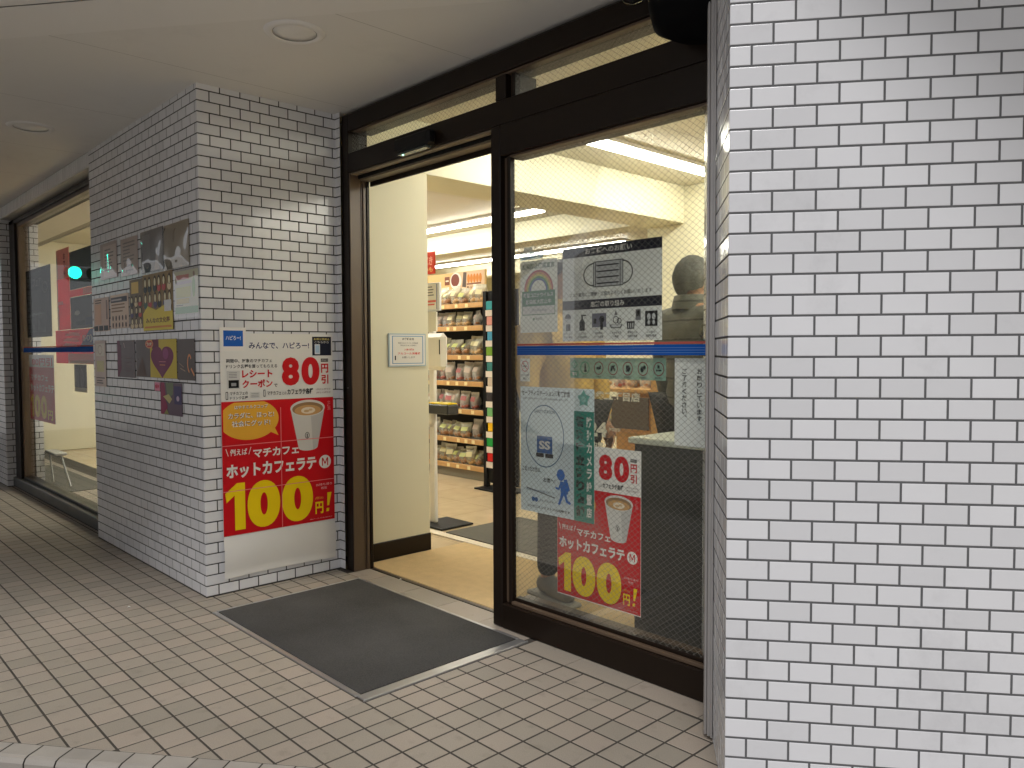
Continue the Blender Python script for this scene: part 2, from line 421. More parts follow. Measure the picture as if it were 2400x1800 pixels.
def tile_face(mb, O, U, N, width, height, px, zlines, joint_of_row, gap=.0060, proud=.0013, bev=.0016, tilt=.0035, edge0=0., edge1=0., grout=None):
    """running bond of small glazed tiles on a vertical face"""
    O = Vector(O); U = Vector(U).normalized(); N = Vector(N).normalized(); Z = Vector((0, 0, 1))
    mb.face([O, O+U*width, O+U*width+Z*height, O+Z*height], grout or GROUT)
    zl = [0.]+[z for z in zlines if 0.004 < z < height-.004]+[height]
    for r in range(len(zl)-1):
        z0, z1 = zl[r], zl[r+1]
        js = [0.]; j = joint_of_row(r)
        while j < width-.003:
            if j > .003: js.append(j)
            j += px
        js.append(width)
        for c in range(len(js)-1):
            a = js[c]+(gap/2 if c > 0 else edge0); b = js[c+1]-(gap/2 if c < len(js)-2 else edge1)
            p, q = z0+(gap/2 if r > 0 else 0.), z1-(gap/2 if r < len(zl)-2 else 0.)
            if b-a < .004 or q-p < .004: continue
            tu, tv = random.gauss(0, tilt), random.gauss(0, tilt); uc, vc = (a+b)/2, (p+q)/2
            def T(u, v, h): return O+U*u+Z*v+N*(h+(u-uc)*tu+(v-vc)*tv if h > 0 else h)
            be = min(bev, (b-a)/3, (q-p)/3)
            lo = [T(a, p, 0), T(b, p, 0), T(b, q, 0), T(a, q, 0)]
            mid = [T(a, p, proud*.55), T(b, p, proud*.55), T(b, q, proud*.55), T(a, q, proud*.55)]
            hi = [T(a+be, p+be, proud), T(b-be, p+be, proud), T(b-be, q-be, proud), T(a+be, q-be, proud)]
            fs = [(8, 9, 10, 11)]
            for k in range(4):
                l = (k+1) % 4; fs += [(k, l, 4+l, 4+k), (4+k, 4+l, 8+l, 8+k)]
            mb.raw(lo+mid+hi, fs, TILE)

# ------------------------------------------------------------------ ground
def exterior_floor():
    mb = MB(); P = .104; g = .0074
    hp = [(WN.x, WN.y, WN.dot(W0))]
    base = clip_poly([(-14, -9), (1.5, -9), (1.5, 2.46), (-14, 2.46)], hp)
    mb.face([(x, y, -.0013) for x, y in base], FGROUT)
    mb.face([(x, y, -.13) for x, y in base], FGROUT)
    for i in range(len(base)):
        a, b = base[i], base[(i+1) % len(base)]
        mb.face([(a[0], a[1], -.13), (b[0], b[1], -.13), (b[0], b[1], -.0025), (a[0], a[1], -.0025)], FGROUT)
    for i in range(-84, 20):
        for j in range(-52, 6):
            x0 = -2.034+P*i; y0 = 1.879+P*j
            cx, cy = x0+P/2, y0+P/2
            d = (cx-W0.x)*WN.x+(cy-W0.y)*WN.y
            if d > .1 or d < -6.5: continue
            hps = [(WN.x, WN.y, WN.dot(W0)-.003)]
            if y0+P > 2.19: hps.append((0, 1, 2.195 if x0 > -2.45 else 2.268))
            sets = [hps]
            if x0+P > -3.606 and x0 < -2.297 and y0+P > 1.458 and y0 < 2.29:
                sets = [hps+[(1, 0, -3.606)], hps+[(-1, 0, 2.297)], hps+[(0, 1, 1.458), (-1, 0, 3.606), (1, 0, -2.297)]]
            for h in sets:
                q = clip_poly([(x0+g/2, y0+g/2), (x0+P-g/2, y0+g/2), (x0+P-g/2, y0+P-g/2), (x0+g/2, y0+P-g/2)], h)
                if len(q) < 3: continue
                ar = abs(sum(q[k][0]*q[(k+1) % len(q)][1]-q[(k+1) % len(q)][0]*q[k][1] for k in range(len(q))))/2
                if ar < 1e-4: continue
                mx = sum(p[0] for p in q)/len(q); my = sum(p[1] for p in q)/len(q)
                tx, ty = random.gauss(0, .002), random.gauss(0, .002); n = len(q)
                lo = [(x, y, -.0013) for x, y in q]
                hi = [(mx+(x-mx)*.965, my+(y-my)*.965, (x-mx)*tx+(y-my)*ty) for x, y in q]
                mb.raw(lo+hi, [tuple(range(n, 2*n))]+[(k, (k+1) % n, n+(k+1) % n, n+k) for k in range(n)], FTILE)
    # long border tiles in front of the door frame and the threshold
    x = -3.83
    while x < -1.35:
        w = .30
        lo, hi = x+.0015, min(x+w, -1.35)-.0015
        mb.box(max(lo, -3.72), hi, 2.2705, 2.408, -.0025, .0005, FTILE, .0008) if x < -2.6 else None
        if x > -2.31 or x+w > -2.28: mb.box(max(lo, -2.29), hi, 2.2, 2.34, -.0025, .0006, FTILE, .0008)
        x += w
    return tag(mb.build("pavement"), kind='structure')
exterior_floor()
# lower street pavement, one sheet to the horizon
mb = MB(); mb.face([(-120, -120, -.135), (120, -120, -.135), (120, 120, -.135), (-120, 120, -.135)], pbr("pale_street_paving", (.38, .365, .34), .85, var=.25, nscale=5, fleck=.3, bump=.3, bscale=200))
tag(mb.build("ground"), kind='structure')
mb = MB()
kw = .083
for i in range(-75, 20):
    s0, s1 = i*.104+.02, i*.104+.02+.104
    c0, c1 = s0+.0025, s1-.0025
    pr = [(0.001, .0), (kw-.022, .0), (kw-.008, -.004), (kw, -.016), (kw, -.055)]
    for k in range(len(pr)-1):
        mb.face([W0+WD*c0+WN*pr[k][0]+Vector((0, 0, pr[k][1])), W0+WD*c1+WN*pr[k][0]+Vector((0, 0, pr[k][1])),
                 W0+WD*c1+WN*pr[k+1][0]+Vector((0, 0, pr[k+1][1])), W0+WD*c0+WN*pr[k+1][0]+Vector((0, 0, pr[k+1][1]))], KERBT, True)
    mb.face([W0+WD*c0+WN*kw*.98+Vector((0, 0, -.06)), W0+WD*c1+WN*kw*.98+Vector((0, 0, -.06)), W0+WD*c1+WN*kw*.98+Vector((0, 0, -.131)), W0+WD*c0+WN*kw*.98+Vector((0, 0, -.131))], KERBT)
a, b = W0+WD*-8, W0+WD*2.2
mb.face([a+Vector((0, 0, -.004)), b+Vector((0, 0, -.004)), b+WN*(kw-.01)+Vector((0, 0, -.010)), a+WN*(kw-.01)+Vector((0, 0, -.010))], FGROUT)
mb.face([a+WN*(kw-.008)+Vector((0, 0, -.008)), b+WN*(kw-.008)+Vector((0, 0, -.008)), b+WN*(kw-.008)+Vector((0, 0, -.132)), a+WN*(kw-.008)+Vector((0, 0, -.132))], FGROUT)
tag(mb.build("kerb"), kind='structure')
# lower gutter slabs beyond the kerb
mb = MB()
for i in range(-14, 5):
    def T(p, i=i): return W0+WD*(i*.6+p[0])+WN*p[1]+Vector((0, 0, p[2]))
    mb.box(.002, .598, kw+.012, kw+.31, -.134, -.085, pbr("gutter_concrete", (.36, .34, .33), .8, var=.2, nscale=9, fleck=.25), .004, T)
tag(mb.build("gutter"), kind='structure')

# ------------------------------------------------------------------ pillars
def lines(z0, p, n=60): return [z0+p*i for i in range(-3, n)]
LZ = lines(.058, .0530)
mb = MB()
def rowL(r): return .0075+.1065 if r % 2 == 0 else .0610      # right face: row 0 at the floor
tile_face(mb, (PX0, PY0, 0), (0, 1, 0), (1, 0, 0), .760, ZC, .1045, LZ, lambda r: (.115 if r % 2 == 0 else .062), edge0=0)
tile_face(mb, (PX0, PY0, 0), (-1, 0, 0), (0, -1, 0), PX0-PXL, ZC, .1056, LZ, lambda r: (.027 if r % 2 == 0 else .081), edge0=0)
tile_face(mb, (PX0, PY0+.760, 0), (1, 0, 0), (0, -1, 0), .050, ZC, .1056, LZ, lambda r: .2)
mb.face([(PXL, PY0, 0), (PXL, 2.45, 0), (PXL, 2.45, ZC), (PXL, PY0, ZC)], GROUT)
mb.face([(PXL, 2.45, 0), (PX0, 2.45, 0), (PX0, 2.45, ZC), (PXL, 2.45, ZC)], CREAM)
pil = mb.build("tiled_pillar")
tag(pil, "white tiled pillar left of the doorway, carrying notices and a large red poster", "pillar")
mb = MB()
RZ = lines(.1252-.0538*2, .0538)
tile_face(mb, W0, WD, WN, 2.6, 2.60, .1085, RZ, lambda r: (.0535 if r % 2 == 1 else .1075), gap=.0058, tilt=.0032, grout=WGROUT)
tile_face(mb, W0, WL, -WD, .75, 2.60, .1056, RZ, lambda r: (.050 if r % 2 == 1 else .104), gap=.0058)
mb.face([W0+WD*2.6, W0+WD*2.6+WL*.75, W0+WD*2.6+WL*.75+Vector((0, 0, 2.6)), W0+WD*2.6+Vector((0, 0, 2.6))], GROUT)
mb.face([W0+WL*.75, W0+WL*.75+WD*2.6, W0+WL*.75+WD*2.6+Vector((0, 0, 2.6)), W0+WL*.75+Vector((0, 0, 2.6))], CREAM)
tag(mb.build("tiled_pillar"), "wide white tiled pillar filling the right side, running down past the frame", "pillar")
# far-left pillar and the header over the display window
mb = MB()
FX = -8.33
tile_face(mb, (FX, PY0, 0), (-1, 0, 0), (0, -1, 0), 3.0, ZC, .1056, LZ, lambda r: (.052 if r % 2 == 0 else .105))
tile_face(mb, (FX, PY0, 0), (0, 1, 0), (1, 0, 0), .30, ZC, .1056, LZ, lambda r: (.105 if r % 2 == 0 else .052))
tag(mb.build("tiled_pillar"), "narrow strip of white tiled pillar at the far left edge, beyond the display window", "pillar")
mb = MB()      # unseen column added at the street edge to shade the left paving
SP0 = W0+WD*-3.45+WN*.40
tile_face(mb, SP0, -WD, WL, 4.7, ZC, .1056, LZ, lambda r: (.052 if r % 2 == 0 else .105))
tile_face(mb, SP0+WN*.45, WL, WD, .45, ZC, .1056, LZ, lambda r: (.052 if r % 2 == 0 else .105))
mb.face([SP0+WN*.45, SP0+WN*.45-WD*4.7, SP0+WN*.45-WD*4.7+Vector((0, 0, ZC)), SP0+WN*.45+Vector((0, 0, ZC))], GROUT)
mb.face([SP0-WD*4.7, SP0+WN*.45-WD*4.7, SP0+WN*.45-WD*4.7+Vector((0, 0, ZC)), SP0-WD*4.7+Vector((0, 0, ZC))], GROUT)
tag(mb.build("tiled_pillar"), "white tiled block added out of view at the street edge as a shade caster, mirrored in the display window", "pillar")
mb = MB()
mb.face([(FX, PY0+.002, 2.425), (PXL, PY0+.002, 2.425), (PXL, PY0+.002, ZC), (FX, PY0+.002, ZC)], GROUT)
x = FX
while x < PXL-.01:
    mb.box(x+.003, min(x+.0536, PXL)-.003, PY0+.0005, PY0+.004, 2.437, ZC-.002, TILE, .0012); x += .0536
mb.box(FX, PXL, PY0+.001, PY0+.09, 2.424, 2.436, pbr("header_drip_edge", (.5, .48, .45), .5))
mb.box(FX, PXL, PY0+.0905, PY0+.3, 2.41, ZC, GROUT)
tag(mb.build("window_header"), "band of upright white tiles above the display window under the canopy", "lintel")

# vertical guide rail on the reveal of the right pillar
mb = MB()
def TR(p): return W0+WL*(.335+p[0])-WD*(p[1])+Vector((0, 0, p[2]))
RAILM = pbr("pale_grey_aluminium", (.40, .385, .375), .42, var=.12, nscale=10, metal=.35)
mb.box(0, .055, .003, .018, .012, 2.52, RAILM, .002, TR)
mb.box(.012, .043, .0185, .026, .012, 2.52, RAILM, .002, TR)
mb.box(-.010, -.002, .003, .009, .012, 2.52, RAILM, .001, TR)
tag(mb.build("guide_rail"), "pale grey vertical metal rail on the reveal of the right pillar", "rail")

# ------------------------------------------------------------------ canopy and its ceiling
mb = MB()
hp0 = lambda off: (WN.x, WN.y, WN.dot(W0)+off)
def cpoly(x0, x1, y0, y1, lo, hi, z, m):
    q = clip_poly([(x0, y0), (x1, y0), (x1, y1), (x0, y1)], [hp0(hi), (-WN.x, -WN.y, -(WN.dot(W0)+lo))])
    if len(q) >= 3: mb.face([(x, y, z) for x, y in q], m)
bandz = ZC
xs = [-13, -10.6, -9.6, -8.6, -7.6, -6.64, -5.70, -4.65, -3.68, -2.70, -1.72, -.74, 2.0]
for i in range(len(xs)-1):
    cpoly(xs[i]+.0012, xs[i+1]-.0012, -12, 2.34, -9, -.803, ZC, CEIL)
cpoly(-13, 2, -12, 2.34, -.800, -.5395, ZC-.003, CEIL2)
cpoly(-13, 2, -12, 2.34, -.538, .02, ZC, CEIL2)
cpoly(-13, 2, -12, 2.42, -9, .025, ZC+.004, SEAM)
q = clip_poly([(-13, -12), (2.4, -12), (2.4, 2.42), (-13, 2.42)], [hp0(.03)])
n = len(q)
for k in range(n):
    a, b = q[k], q[(k+1) % n]
    mb.face([(a[0], a[1], ZC-.004), (b[0], b[1], ZC-.004), (b[0], b[1], 3.3), (a[0], a[1], 3.3)], CEIL2)
mb.face([(x, y, 3.3) for x, y in q], SEAM)
tag(mb.build("ceiling"), kind='structure')
def downlight(x, y, label):
    t = thing("ceiling_downlight", label, "light", "unlit round downlights in the canopy ceiling"); t.location = (x, y, ZC)
    k = MB(); k.lathe([(.088, -.004), (.094, -.010), (.112, -.008), (.122, -.002), (.123, .0005)], (0, 0, 0), CEIL2, 48); k.build("trim_ring", t)
    k = MB(); k.lathe([(.0005, -.006), (.05, -.0055), (.083, -.002), (.0865, .002)], (0, 0, 0), pbr("frosted_lens", (.84, .82, .78), .3), 48); k.build("lens", t)
    k = MB(); k.lathe([(.0862, -.0045), (.0885, -.0048), (.0886, -.0015)], (0, 0, 0), SEAM, 48); k.build("gap_ring", t)
    return t
downlight(-2.965, 1.594, "round unlit downlight above the doormat, the larger looking of the two")
downlight(-5.225, 1.13, "round unlit downlight above the pavement by the display window")

# ------------------------------------------------------------------ entrance frame
ent = thing("shop_entrance", "dark bronze aluminium shop entrance with open doorway and wired glass panel", "door"); ent.location = (-2.6, YF, 0)
from mathutils import Matrix as _M
def epart(mb, name, parent=None):
    o = mb.build(name, parent or ent)
    o.matrix_parent_inverse = _M.Translation((0, 0, 0)) if parent else _M.Translation((2.6, -YF, 0))
    return o
XR = -1.40
k = MB(); k.box(-3.785, -3.722, YF, YF+.125, 0, 2.5045, FRAME, .003)
k.box(-3.7215, -3.714, YF+.004, YF+.072, .0005, 2.1895, FRAMEL, .002); k.box(-3.7215, -3.7165, YF+.076, YF+.082, .0005, 2.1895, FRAMEL, .001)
k.box(-3.7215, -3.710, YF+.086, YF+.104, .0005, 2.1895, FRAMEL, .002); k.box(-3.7215, -3.707, YF+.108, YF+.125, .0005, 2.1895, FRAME, .002)
k.lathe([(.0005, .003), (.005, .002), (.006, 0)], (-3.75, YF-.001, 1.02), STEEL, 10)
epart(k, "left_jamb")
k = MB(); k.box(-3.7215, XR, YF, YF+.15, 2.413, 2.5035, FRAME, .003)
k.box(-3.68, XR, YF+.012, YF+.05, 2.402, 2.4125, FRAMEL, .002); epart(k, "top_beam")
k = MB(); k.box(-3.7215, XR, YF+.001, YF+.15, 2.190, 2.296, FRAME, .003)
k.box(-3.720, -2.562, YF+.012, YF+.050, 2.180, 2.1895, TRACK, .002)
k.box(-3.720, -2.562, YF+.058, YF+.066, 2.165, 2.1895, BLACK, .001)
k.box(-3.720, -2.562, YF+.070, YF+.135, 2.158, 2.1895, TRACK, .002)
k.box(-3.720, -2.562, YF+.138, YF+.15, 2.135, 2.1895, FRAME, .001)
epart(k, "transom_bar")
k = MB(); k.box(-2.535, -2.470, YF+.002, YF+.15, 2.2965, 2.4015, FRAME, .003)
k.box(-2.4695, -2.452, YF+.035, YF+.15, 2.2965, 2.4015, FRAMEL, .002); k.box(-2.4515, -2.430, YF+.02, YF+.15, 2.2965, 2.4015, FRAME, .002)
epart(k, "transom_mullion")
k = MB(); k.box(-2.561, -2.500, YF-.004, YF+.075, .004, 2.1895, FRAME, .004)
k.box(-2.4995, -2.474, YF+.022, YF+.060, .114, 2.054, FRAMEL, .002); k.box(-2.4735, -2.452, YF+.010, YF+.040, .114, 2.054, FRAME, .003)
epart(k, "mullion")
k = MB(); k.box(-2.4995, XR, YF-.006, YF+.13, 2.056, 2.1895, FRAME, .004)
k.box(-2.4515, XR, YF+.008, YF+.06, 2.046, 2.0555, FRAMEL, .002); epart(k, "head_rail")
k = MB(); k.box(-2.4995, XR, YF-.006, YF+.13, .002, .1135, FRAME, .005)
k.box(-2.4515, XR, YF+.006, YF+.026, .114, .128, FRAMEL, .002); k.box(-2.4515, XR, YF+.0265, YF+.06, .114, .142, FRAME, .003)
k.box(-2.4515, XR, YF+.0605, YF+.12, .114, .135, FRAMEL, .003)
epart(k, "bottom_rail")
k = MB(); k.box(-1.463, -1.40, YF-.002, YF+.15, .114, 2.0455, FRAME, .003); epart(k, "right_jamb")
YG = YF+.030
def pane(x0, x1, z0, z1, name):
    k = MB(); vs = [(x, y, z) for z in (z0, z1) for y in (YG, YG+.006) for x in (x0, x1)]
    k.raw(vs, [(0, 1, 5, 4)], WGLASS); k.raw(vs, [(0, 2, 3, 1), (4, 5, 7, 6), (2, 6, 7, 3), (0, 4, 6, 2), (1, 3, 7, 5)], GLASS)
    return epart(k, name)
pane(-2.453, -1.462, .141, 2.050, "wired_glass_pane"); pane(-3.7215, -2.535, 2.295, 2.404, "transom_glass_pane"); pane(-2.431, XR, 2.295, 2.404, "transom_glass_pane")
k = MB(); k.box(-3.720, -2.56, 2.412, 2.424, -.001, .0015, FRAME); k.box(-3.720, -2.56, 2.4245, 2.44, -.001, .001, FRAMEL); epart(k, "door_track")
# sensor over the doorway
sen = thing("door_sensor", "small black automatic door sensor with a green light above the doorway", "sensor")
k = MB(); k.box(-3.225, -2.945, YF-.050, YF-.001, 2.192, 2.262, BLACK, .010); k.build("casing", sen)
k = MB(); k.box(-3.20, -2.97, YF-.046, YF-.010, 2.180, 2.1915, pbr("smoked_lens", (.05, .06, .055), .08), .003); lens = k.build("lens", sen)
k = MB(); k.lathe([(.0005, -.004), (.0035, -.003), (.005, 0)], (-3.165, YF-.035, 2.180), emit("green_led", (.3, 1, .7), 6), 12); k.build("indicator_light", lens)
# black rounded housing and dome camera at the top right
hs = thing("shutter_housing", "black rounded shutter housing hanging below the canopy beside the right pillar", "shutter")
k = MB()
hc = Vector((-1.440, 2.205, 0)); prof = [(.0, .002), (.09, .002), (.15, .03), (.165, .08), (.168, .13), (.16, .19), (.15, .235)]
k.lathe([(max(r, .0005), 2.235+z*1.15) for r, z in prof], hc, pbr("matt_black", (.004, .004, .0045), .75, spec=.06), 40); k.build("drum_cover", hs)
k = MB(); k.box(-1.52, -1.28, 2.12, 2.29, 2.268, 2.52, BLACK, .02); k.build("side_casing", hs)
dc = thing("dome_camera", "small black security dome with a pale ring under the canopy edge", "camera"); dc.location = (-1.70, 2.19, ZC-.052)
k = MB(); k.lathe([(.062, 0), (.062, -.018), (.056, -.022), (.050, -.019)], (0, 0, 0), STEEL, 36); k.build("ring", dc)
k = MB(); k.lathe([(.0005, .0), (.060, .0), (.060, .052)], (0, 0, 0), BLACK, 36); k.build("mount", dc)
k = MB(); k.lathe([(.0505, -.015), (.046, -.038), (.030, -.056), (.0005, -.064)], (0, 0, 0), pbr("black_dome", (.006, .006, .007), .06), 36); k.build("dome", dc)

# ------------------------------------------------------------------ doormat in its metal tray
dm = thing("doormat", "dark grey ribbed doormat set in a metal tray before the doorway", "mat")
k = MB(); k.box(-3.585, -2.362, 1.488, 2.250, -.012, .004, RUBBER, .002); k.build("mat", dm)
k = MB(); k.box(-2.358, -2.312, 1.468, 2.266, -.012, .0025, STEEL, .002); k.box(-2.3115, -2.302, 1.463, 2.268, -.012, .006, STEEL, .002)
k.box(-3.600, -2.3585, 1.463, 1.485, -.012, .0025, STEEL, .002); k.box(-3.602, -3.588, 1.4855, 2.268, -.012, .003, STEEL, .001); k.box(-3.5875, -2.3585, 2.253, 2.268, -.012, .003, STEEL, .001)
k.build("metal_tray", dm)

# ------------------------------------------------------------------ display window on the left
YW = PY0+.09
win = thing("display_window", "tall display window in a dark frame between the tiled pillars on the left", "window")
k = MB(); k.box(FX, FX+.20, YW-.02, YW+.10, .09, 2.41, FRAME, .003); k.box(FX+.2005, FX+.235, YW, YW+.08, .09, 2.41, FRAMEL, .002); k.build("left_jamb", win)
k = MB(); k.box(FX, PXL, YW-.02, YW+.10, 2.375, 2.4095, FRAME, .003); k.box(FX+.236, PXL, YW, YW+.08, 2.345, 2.3745, FRAMEL, .002); k.build("head", win)
k = MB(); k.box(FX, PXL, YW-.045, YW+.10, .012, .0895, pbr("grey_sill_metal", (.05, .05, .048), .42, var=.15), .003); k.box(FX+.236, PXL, YW-.005, YW+.08, .090, .112, FRAME, .003)
k.box(FX, PXL, YW-.035, YW+.10, .0005, .0115, BLACK); k.build("sill", win)
k = MB(); k.box(FX+.232, PXL, YW+.02, YW+.026, .110, 2.346, glass("window_glass", (.96, .97, .96), .10, fg=.20)); k.build("glass_pane", win)
# interior face beyond the pillar
# ------------------------------------------------------------------ shop interior
mb = MB()
mb.face([(-13, 2.462, -.004), (2, 2.462, -.004), (2, 11, -.004), (-13, 11, -.004)], SFLOOR)
mb.face([(-13, 1.72, -.0035), (PXL, 1.72, -.0035), (PXL, 2.462, -.0035), (-13, 2.462, -.0035)], SFLOOR)
tag(mb.build("shop_floor"), kind='structure')
mb = MB(); mb.box(-3.80, -1.05, 2.442, 3.175, -.012, .004, COIR, .002)
tag(mb.build("entrance_carpet"), "beige carpet just inside the open doorway", "carpet")
mb = MB(); mb.box(-4.3, -1.05, 3.178, 3.245, -.01, .006, STONE, .002)
tag(mb.build("threshold_strip"), "pale stone strip between beige carpet and shop floor", "threshold")
mb = MB()
zi = 2.60
mb.face([(-13, 1.75, zi), (2, 1.75, zi), (2, 11, zi), (-13, 11, zi)], CREAMC)
for x in [-12, -10.2, -8.4, -6.6, -4.8, -2.9, -1.1]:
    mb.face([(x-.003, 1.75, zi-.002), (x+.003, 1.75, zi-.002), (x+.003, 11, zi-.002), (x-.003, 11, zi-.002)], SEAM)
tag(mb.build("shop_ceiling"), kind='structure')
def wallbox(name, b, m, label, cat="wall"):
    return tag(boxobj(name, b, m, None, .003), label, cat)
cw = thing("interior_column", "cream painted column just inside the doorway with a dark skirting", "column")
boxobj("wall_face", (-4.35, -3.82, 2.455, 2.915, .105, 2.29), CREAM, cw)
boxobj("skirting", (-4.352, -3.814, 2.4505, 2.919, 0, .1045), FRAME, cw, .002)
wallbox("ceiling_beam", (-4.20, -3.82, 2.455, 5.62, 2.2905, 2.5985), CREAM, "deep cream ceiling beam running back from the interior column", "beam")
wallbox("ceiling_beam", (-11, -4.2005, 5.85, 6.15, 2.38, 2.5985), CREAM, "cream ceiling beam crossing behind the first strip light", "beam")
wallbox("ceiling_beam", (-11, -4.2005, 8.2, 8.4, 2.40, 2.5985), CREAM, "farther cream ceiling beam crossing above the bread shelf", "beam")
wallbox("back_wall", (-4.2, 1.9, 5.6205, 5.75, 0, 2.598), CREAM, "cream back wall behind the standing customers")
wallbox("back_wall", (-13, -4.2, 9.5, 9.65, 0, 2.598), CREAM, "cream wall at the far end of the shop behind the bread shelf")
wallbox("side_wall", (-11.2, -11.0, 1.75, 9.49, 0, 2.598), CREAM, "cream side wall seen through the display window")
wallbox("side_wall", (1.0, 1.2, 2.6, 5.62, 0, 2.598), CREAM, "cream side wall behind the right pillar")
mb = MB()
mb.box(-3.785, -1.2, 2.4555, 2.462, 2.5045, 2.60, CREAM); mb.box(-13, PXL, 1.72, 1.745, 2.41, 2.60, CREAM)
tag(mb.build("upper_wall"), "cream inner wall strip above the entrance frame", "wall")

def led(name, p, q, label):
    t = thing(name, label, "strip light", "lit white strip lights on the shop ceiling")
    p = Vector(p); q = Vector(q); d = (q-p).normalized(); n = Vector((-d.y, d.x, 0)); L = (q-p).length
    def T(v): return p+d*v[0]+n*v[1]+Vector((0, 0, v[2]))
    k = MB(); k.box(-.02, L+.02, -.075, .075, 2.572, 2.5975, WHITEP, .003, T); k.build("fitting", t)
    k = MB(); k.box(0, L, -.035, .035, 2.545, 2.5715, LED, .006, T); k.build("tube", t)
led("strip_light", (-3.33, 3.2, 0), (-3.33, 6.0-.5, 0), "long lit strip light running back above the wired glass panel")
led("strip_light", (-9.2, 5.38, 0), (-5.25, 5.38, 0), "lit strip light crossing the ceiling in the open doorway")
led("strip_light", (-10.0, 7.72, 0), (-6.1, 7.72, 0), "lit strip light farthest back above the bread shelf")
led("strip_light", (-9.6, 3.3, 0), (-5.4, 3.3, 0), "unseen strip light added over the aisle to light the display window side")  # out of view, added to light the window side of the shop
led("strip_light", (-9.5, 4.15, 0), (-5.75, 4.15, 0), "unseen strip light added behind the cream column to brighten the bread shelf")  # added out of sight so the bread bags get more light
led("strip_light", (-1.5, 3.0, 0), (-1.5, 5.4, 0), "lit strip light above the counter behind the right pillar")
led("strip_light", (-.2, 3.0, 0), (-.2, 5.4, 0), "unseen strip light added near the side wall to warm the left pillar")  # extra hidden strip, added to throw warm light on the left pillar

